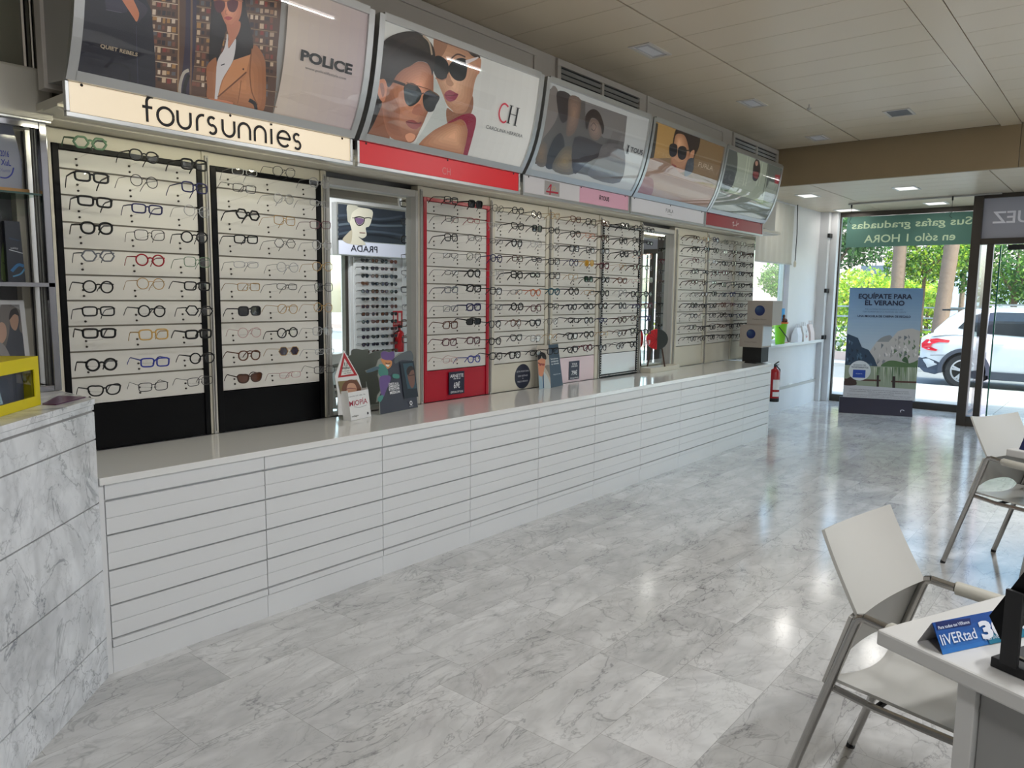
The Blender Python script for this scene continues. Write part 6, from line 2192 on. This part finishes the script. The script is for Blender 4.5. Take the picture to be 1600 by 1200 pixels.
M_leaf = attr_mat('leaves', .55, 0, .45)
def foliage(name, parent, blobs, n, size, cols, seed, kind=None):
    r_ = random.Random(seed)
    mb = MB()
    tot = sum(b[3]*b[4]*b[5] for b in blobs)
    for (cx, cy, cz, rx, ry, rz) in blobs:
        k = int(n*rx*ry*rz/tot)
        for _ in range(k):
            d = V((r_.gauss(0, 1), r_.gauss(0, 1), r_.gauss(0, 1))).normalized()*(r_.uniform(.45, 1)**.5)
            p = V((cx+d.x*rx, cy+d.y*ry, cz+d.z*rz))
            a = V((r_.gauss(0, 1), r_.gauss(0, 1), r_.gauss(0, 1))).normalized()
            b = a.cross(V((r_.gauss(0, 1), r_.gauss(0, 1), r_.gauss(0, 1)))).normalized()
            s_ = size*r_.uniform(.6, 1.3)
            c = r_.choice(cols)
            f = r_.uniform(.75, 1.2)
            mb.add([p-a*s_, p+b*s_*.45, p+a*s_, p-b*s_*.45], [(0, 1, 2, 3)], 0, False, lin(tuple(min(255, x*f) for x in c)))
    return mb.build(name, M_leaf, parent, fix=False)
M_bark = mat('bark', (118, 98, 82), .85, vary=.2, vscale=9)
M_palm = mat('palm_trunk', (132, 110, 94), .9, vary=.18, vscale=14)
YG = [(196, 214, 70), (170, 200, 72), (214, 214, 84), (128, 172, 62), (150, 186, 76)]
MG = [(110, 150, 66), (92, 134, 62), (138, 168, 84), (76, 112, 54)]
DG = [(62, 96, 54), (80, 116, 66), (96, 132, 74), (52, 80, 48)]
def tree(label, px, py, X, r, cols, seed, n=1500, size=.11, trunk=.09, axis='x', flat=.85, grp='street trees'):
    c = on(px, py, axis, X)
    t = thing('tree', label, 'tree', (c.x, c.y, -.04), 0, grp)
    mb = MB()
    mb.tube([V((c.x, c.y, -.04)), V((c.x+.03, c.y+.02, c.z*.4)), V((c.x, c.y, c.z-r*.35)), V((c.x, c.y, c.z+r*.3))], [trunk, trunk*.85, trunk*.7, trunk*.2], 8)
    for k in range(5):
        a = k*1.3+seed
        mb.tube([V((c.x, c.y, c.z-r*.5)), V((c.x+r*.4*math.cos(a), c.y+r*.4*math.sin(a), c.z)), V((c.x+r*.7*math.cos(a), c.y+r*.7*math.sin(a), c.z+r*.35))], [trunk*.5, trunk*.3, .01], 6)
    mb.build('trunk', M_bark, t)
    r_ = random.Random(seed*7)
    bl = [(c.x, c.y, c.z, r*.8, r*.8, r*flat*.8)]
    for k in range(6):
        a = k*1.05+r_.random()
        bl.append((c.x+r*.55*math.cos(a), c.y+r*.55*math.sin(a), c.z+r*r_.uniform(-.4, .45)*flat, r*.5, r*.5, r*.42))
    foliage('foliage', t, bl, n, size, cols, seed)
    return t
tree('bushy yellow-green tree behind the railing, left of the thicker palm', 1345, 466, 27, 1.55, YG, 1, 4200, .085)
tree('yellow-green tree behind the railing, between the two palm trunks', 1398, 474, 31, 1.5, YG, 2, 3600, .09)
tree('dark green tree with hanging foliage at the left edge of the street window', 1312, 372, 24, 1.45, DG, 3, 3600, .08)
tree('round-crowned orange tree with a forked trunk between the palms', 1447, 402, 21, .95, MG+YG[:2], 4, 3600, .055, .06)
tree('yellow-green tree low behind the orange tree', 1450, 478, 34, 1.5, YG, 5, 2600, .10)
tree('dense olive green tree above the parked car at the right picture edge', 1590, 418, 21, 1.3, MG+DG[:2], 6, 5200, .062, .09)
tree('pale green tree beyond the banner, right of the second palm', 1510, 388, 27, 1.0, MG+YG, 7, 2400, .08)
tree('green tree seen through the side window', 1222, 440, 14, 1.3, MG, 8, 3000, .08, .12, 'y')
tree('yellowish bush tree seen low through the side window', 1232, 496, 20, 1.0, YG, 9, 1800, .09, .08, 'y')
for i, (xx, yy) in enumerate(((5.2, -5.0), (8.2, -5.6), (12.5, -6.0))):
    c = V((xx, yy, 2.0))
    t = thing('tree', 'green tree on the far side, seen only in mirrors and reflections', 'tree', (xx, yy, -.04), 0, 'trees seen in the mirror')
    MB().tube([V((xx, yy, -.04)), V((xx+.05, yy, 1)), V((xx, yy, 2.2))], [.1, .08, .05], 8).build('trunk', M_bark, t)
    foliage('foliage', t, [(xx, yy, 2.3, 1.1, 1.1, 1.0), (xx+.5, yy, 1.7, .8, .8, .7), (xx-.5, yy+.2, 1.8, .8, .8, .7)], 1300, .12, YG+MG, 40+i)
def palm(px0, py0, px1, py1, X, w, label, seed):
    a, b = on(px0, py0, 'x', X), on(px1, py1, 'x', X)
    d = (a-b)/(a.z-b.z)
    base = b+d*(-.04-b.z)
    top = b+d*(8.5-b.z)
    t = thing('palm_tree', label, 'palm tree', base, 0, 'palms on the far pavement')
    mb = MB()
    pts, rs = [], []
    for k in range(60):
        f = k/59
        pts.append(base+(top-base)*f)
        rs.append(w/2*(1.12-.28*f)*(1+.05*(k % 2)))
    mb.tube(pts, rs, 12).build('trunk', M_palm, t)
    r_ = random.Random(seed)
    mb = MB()
    for k in range(26):
        a_ = 2*PI*k/26
        el = r_.uniform(-.3, 1.1)
        prev = None
        for q in range(9):
            f = q/8
            p = top+V((math.cos(a_)*2.4*f*math.cos(el*.6), math.sin(a_)*2.4*f*math.cos(el*.6), 2.0*f*math.sin(el)-1.9*f*f))
            sd_ = V((-math.sin(a_), math.cos(a_), 0))*(.34*math.sin(PI*min(1, f*.9+.1)))
            if prev:
                for s in (-1, 1):
                    mb.add([prev[0], p, p+sd_*s+V((0, 0, -.10)), prev[0]+prev[1]*s+V((0, 0, -.10))], [(0, 1, 2, 3)], 0, False, lin(r_.choice(MG)))
            prev = (p, sd_)
    mb.build('fronds', M_leaf, t, fix=False)
palm(1406, 392, 1402, 450, 19.9, .28, 'palm trunk seen above the standing poster, left of the pair', 1)
palm(1487, 385, 1470, 500, 19.8, .30, 'leaning palm trunk right of the orange tree', 2)
# hedge, railing, low wall
mb = MB().box(20.3, -20, -.04, 20.55, 26, .16)
single('planter_wall', mb, mat('planter_pink', (190, 166, 156), .8), 'low pinkish planter wall under the hedge across the road', 'wall')
r_ = random.Random(5)
o = foliage('hedge', None, [(21.1, 1.5+k*.9, .42, .42, .62, .40) for k in range(-6, 12)], 5200, .075, MG+YG[:3]+[(214, 196, 170)], 77)
setp(o, 'clipped leafy hedge growing in the planter across the road', 'hedge', None, 'stuff')
t = thing('railing', 'grey metal railing behind the hedge across the road', 'railing', (21.8, 5, -.04))
mb = MB()
for z in (.75, 1.05, 1.32):
    mb.bar((21.8, -6, z), (21.8, 22, z), .04, .04)
mb.build('rails', mat('rail_grey', (168, 172, 178), .5), t)
for k in range(9):
    MB().bar((21.8, -6+3.5*k, -.04), (21.8, -6+3.5*k, 1.36), .05, .05, (0, 1, 0)).build('post', MATS['rail_grey'], t)
# buildings
def block(label, x0, y0, x1, y1, h, col, face, win):
    t = thing('building', label, 'building', ((x0+x1)/2, (y0+y1)/2, -.04))
    MB().box(x0, y0, -.04, x1, y1, h).build('walls', mat('facade_%d%d' % (col[0], col[2]), col, .8), t)
    mw = mat('far_window', (92, 104, 118), .2)
    for (a, z) in win:
        if face == 'x':
            MB().box(x0-.05, a, z, x0-.002, a+2.0, z+1.5).build('window', mw, t)
        else:
            MB().box(a, y0-.05, z, a+2.0, y0-.002, z+1.5).build('window', mw, t)
    return t
block('pinkish apartment building far behind the trees', 62, 4, 72, 46, 16, (206, 186, 178), 'x', [(y, z) for y in (9, 14.5, 20, 25.5) for z in (2.5, 5.8, 9.1)])
block('white apartment building seen through the side window', 28, 30, 90, 40, 12, (176, 178, 188), 'y', [(x, z) for x in (44, 52, 60, 68, 76) for z in (1.6, 4.8, 8)])
q0, q1 = on(1490, 420, 'x', 30), on(1520, 420, 'x', 30)
block('pale blue-white kiosk behind the leaning palm', 30, q1.y-3, 33, q0.y+.15, q0.z, (198, 208, 224), 'x', [])

# ---------------- the parked car
XC = 16.2
yrear = on(1434, 560, 'x', XC).y
t = thing('car', 'white hatchback SUV parked at the kerb outside, seen from its right rear side', 'car', (XC+.87, yrear-2.08, -.13))
G0 = -.13
M_car = mat('car_white', (206, 207, 210), .15, coat=.6)
M_clad = mat('car_cladding', (58, 62, 74), .6)
M_cglass = mat('car_glass', (24, 28, 34), .05, spec=.9)
M_tyre = mat('tyre', (30, 30, 33), .8)
M_rim = mat('alloy', (196, 198, 204), .25, .8)
cy = lambda s: yrear-s
R_W, S1, S2 = .335, .78, 3.32
def interp(tab, s):
    for (a, va), (b, vb) in zip(tab, tab[1:]):
        if s <= b:
            f = (s-a)/(b-a)
            return tuple(x+(y-x)*f for x, y in zip(va, vb)) if isinstance(va, tuple) else va+(vb-va)*f
    return tab[-1][1]
belt = [(0, .93), (.12, 1.0), (.6, 1.03), (1.6, .98), (2.9, .95), (3.2, .94), (3.9, .82), (4.16, .60)]
inset_ = [(0, .16), (.15, .07), (.5, .02), (1.0, 0), (3.0, .0), (3.7, .05), (4.0, .14), (4.16, .30)]
botz = [(0, .42), (.10, .30), (.45, .24), (.8, .22), (3.5, .22), (3.9, .24), (4.16, .34)]
W_ = 1.74
st = [i*4.16/52 for i in range(53)]
def body_ring(s):
    b, ins, z0 = interp(belt, s), interp(inset_, s), interp(botz, s)
    pts = []
    prof_ = [(0.10, z0), (.03, z0+.06), (.0, z0+.18), (.012, (z0+b)/2), (-.004, b-.22), (.02, b-.06), (.07, b), (.30, b+.02)]
    # wheel arches bite into the lower flank
    out = []
    for dx, z in prof_:
        for sw in (S1, S2):
            if abs(s-sw) < R_W+.05:
                za = .30+math.sqrt(max(0, (R_W+.05)**2-(s-sw)**2))+.03
                if z < za:
                    z = min(za, b-.2)
        out.append((ins+dx, z))
    return [V((XC+dx, cy(s), G0+z)) for dx, z in out]+[V((XC+W_-dx, cy(s), G0+z)) for dx, z in reversed(out)]
mb = MB()
rings = [body_ring(s) for s in st]
n = len(rings[0])
vs = [p for r in rings for p in r]
fs = [(i*n+j, i*n+j+1, (i+1)*n+j+1, (i+1)*n+j) for i in range(len(st)-1) for j in range(n-1)]
fs += [tuple(range(n)), tuple((len(st)-1)*n+j for j in reversed(range(n)))]
mb.add(vs, fs, 0, True)
mb.build('body', M_car, t)
# glasshouse
gh = [(.22, 1.0, 1.12, .16), (.42, 1.03, 1.34, .19), (.62, 1.04, 1.47, .20), (1.2, 1.0, 1.54, .20), (1.9, .97, 1.545, .20), (2.5, .95, 1.49, .21), (2.9, .94, 1.30, .18), (3.28, .93, .97, .10)]
mb = MB()
vs, fs = [], []
for s, zb, zt, ins in gh:
    row = [(.05, zb-.03), (.05+ins*.55, zb+(zt-zb)*.62), (ins+.06, zt-.03), (ins+.20, zt)]
    vs += [V((XC+dx, cy(s), G0+z)) for dx, z in row]+[V((XC+W_-dx, cy(s), G0+z)) for dx, z in reversed(row)]
n = 8
for i in range(len(gh)-1):
    for j in range(n-1):
        fs.append((i*n+j, i*n+j+1, (i+1)*n+j+1, (i+1)*n+j))
fs += [tuple(range(n)), tuple((len(gh)-1)*n+j for j in reversed(range(n)))]
mb.add(vs, fs, 0, True)
mb.build('roof', M_car, t)
def side_pt(s, f, off=.012):
    s = max(.22, min(3.28, s))
    zb, zt, ins = [interp([(g[0], g[k]) for g in gh], s) for k in (1, 2, 3)]
    z = zb-.03+(zt-.03-(zb-.03))*f
    fm = (zb+(zt-zb)*.62-(zb-.03))/(zt-zb)
    dx = .05+ins*.55*min(1, f/fm)+(max(0, f-fm)/(1-fm))*(ins*.45+.01)
    return V((XC+dx-off, cy(s), G0+z))
def side_panel(name, quad, mt):
    MB().grid(lambda u, v: side_pt((quad[0][0]*(1-u)+quad[1][0]*u)*(1-v)+(quad[3][0]*(1-u)+quad[2][0]*u)*v, (quad[0][1]*(1-u)+quad[1][1]*u)*(1-v)+(quad[3][1]*(1-u)+quad[2][1]*u)*v), 10, 6).build(name, mt, t)
side_panel('rear_quarter_window', [(.62, .30), (1.05, .14), (1.05, .86), (.80, .82)], M_cglass)
side_panel('rear_door_window', [(1.10, .14), (1.86, .12), (1.86, .88), (1.10, .88)], M_cglass)
side_panel('front_door_window', [(1.94, .12), (2.82, .14), (2.50, .86), (1.94, .88)], M_cglass)
mb = MB().grid(lambda u, v: V((XC+.26+(W_-.52)*u, cy(.235+.40*v)+.02, G0+1.04+.40*v)), 6, 4)
mb.build('rear_window', M_cglass, t)
mb = MB().bar((XC+.25, cy(.44)+.06, G0+1.47), (XC+W_-.25, cy(.44)+.06, G0+1.47), .14, .03).build('spoiler', M_blackm, t)
MB().tube([V((XC+.26, cy(.75), G0+1.50)), V((XC+.255, cy(1.0), G0+1.575)), V((XC+.255, cy(2.0), G0+1.59)), V((XC+.26, cy(2.3), G0+1.545))], .016, 6).build('roof_rail', M_alu, t)
# tail lamp: a claw shape wrapping the corner
def flank(s, z, off=.014):
    b, ins, z0 = interp(belt, s), interp(inset_, s), interp(botz, s)
    return V((XC+ins-off+(.02 if z > b-.1 else 0), cy(s), G0+z))
lamp_pts = [(.02, .82), (.10, .90), (.30, .93), (.52, .905), (.50, .86), (.34, .865), (.22, .82), (.20, .76), (.32, .715), (.30, .69), (.14, .70), (.03, .74)]
tri = tessellate_polygon([[V((a_, b_, 0)) for a_, b_ in lamp_pts]])
vs = [flank(a_, b_, .022) for a_, b_ in lamp_pts]
mb = MB().add(vs+[p+V((.03, 0, 0)) for p in vs], [tuple(q) for q in tri]+[(i, (i+1) % 12, 12+(i+1) % 12, 12+i) for i in range(12)])
mb.build('tail_lamp', mat('lamp_red', (206, 20, 40), .12, emit=.15, ecol=(206, 20, 40)), t)
# cladding: bumper, sill, arches
mb = MB()
cl = [(-.01, .36), (.0, .52), (.12, .56), (.30, .50), (.42, .45), (.43, .30), (.30, .24), (.10, .27)]
tri = tessellate_polygon([[V((a_, b_, 0)) for a_, b_ in cl]])
vs = [V((XC+interp(inset_, max(0, a_))-.012, cy(a_), G0+b_)) for a_, b_ in cl]
mb.add(vs+[p+V((.1, 0, 0)) for p in vs], [tuple(q) for q in tri]+[(i, (i+1) % 8, 8+(i+1) % 8, 8+i) for i in range(8)])
mb.box(XC+.14, cy(-.02), G0+.34, XC+W_-.14, cy(.06), G0+.54)
mb.build('rear_bumper', M_clad, t, .01)
mb = MB().box(XC-.012, cy(S2-.40), G0+.21, XC+.06, cy(S1+.40), G0+.36)
mb.build('sill', M_clad, t, .01)
for nm, sw in (('arch', S1), ('arch', S2)):
    mb = MB()
    vs, fs = [], []
    for k in range(19):
        a_ = math.radians(-8+196*k/18)
        for r in (R_W+.025, R_W+.095):
            for dx in (-.014, .12):
                vs.append(V((XC+dx, cy(sw-r*math.cos(a_)), G0+max(.2, .335+r*math.sin(a_)))))
    for k in range(18):
        for (i, j) in ((0, 1), (1, 3), (3, 2), (2, 0)):
            fs.append((4*k+i, 4*k+j, 4*k+4+j, 4*k+4+i))
    mb.add(vs, fs, 0, True).build('wheel_arch', M_clad, t)
    MB().lathe([(0, .125), (R_W+.03, .125), (R_W+.03, .13), (0, .13)], (XC, cy(sw), G0+R_W), 24, axis='x').build('arch_liner', M_blackm, t)
for sw in (S1, S2):
    for xo, sg in ((XC+.02, 1), (XC+W_-.02, -1)):
        c = V((xo, cy(sw), G0+R_W))
        w = MB().lathe([(.215, 0), (.30, -.004*1), (.328, .02), (R_W, .06), (R_W, .15), (.328, .19), (.22, .2)] if sg > 0 else [(.215, 0), (.30, .004), (.328, -.02), (R_W, -.06), (R_W, -.15), (.328, -.19), (.22, -.2)], c, 32, axis='x', caps=False).build('wheel', M_tyre, t)
        rm = MB().lathe([(.222, .0), (.205, .012), (.20, .06), (.06, .075), (.0, .075)] if sg > 0 else [(.222, .0), (.205, -.012), (.20, -.06), (.06, -.075), (0, -.075)], c, 28, axis='x', caps=False)
        rm.build('rim_well', M_blackm, w)
        sp = MB().lathe([(.222, -.002), (.196, .0), (.196, .02)] if sg > 0 else [(.222, .002), (.196, 0), (.196, -.02)], c, 28, axis='x', caps=False)
        for k in range(5):
            a_ = 2*PI*k/5+.3
            for da in (-.13, .13):
                p = c+V((.012*sg, math.cos(a_+da)*.20, math.sin(a_+da)*.20))
                q = c+V((.02*sg, math.cos(a_)*.04, math.sin(a_)*.04))
                sp.bar(q, p, .036, .02, (1, 0, 0))
        sp.lathe([(.0, .0), (.05, .004), (.055, .03)] if sg > 0 else [(0, 0), (.05, -.004), (.055, -.03)], c, 16, axis='x')
        sp.build('spokes', M_rim, w)
mb = MB()
for s in (1.12, 1.90, 2.95):
    mb = MB().tube([flank(s+.02, .36, .003), flank(s, .6, .003), flank(s, .92, .003)], .004, 4)
    mb.build('door_seam', M_blackm, t)
MB().tube([flank(.2, .60, .003), flank(.45, .62, .004)], .004, 4).build('bumper_seam', M_blackm, t)
for s in (1.22, 2.02):
    MB().bar(flank(s, .865, .02), flank(s+.17, .862, .02), .02, .028).build('door_handle', M_car, t, .004)
mb = MB().box(XC-.14, cy(2.86), G0+.98, XC-.0, cy(2.70), G0+1.10).build('wing_mirror', M_car, t, .02)
q = flank(1.5, .66, .004)
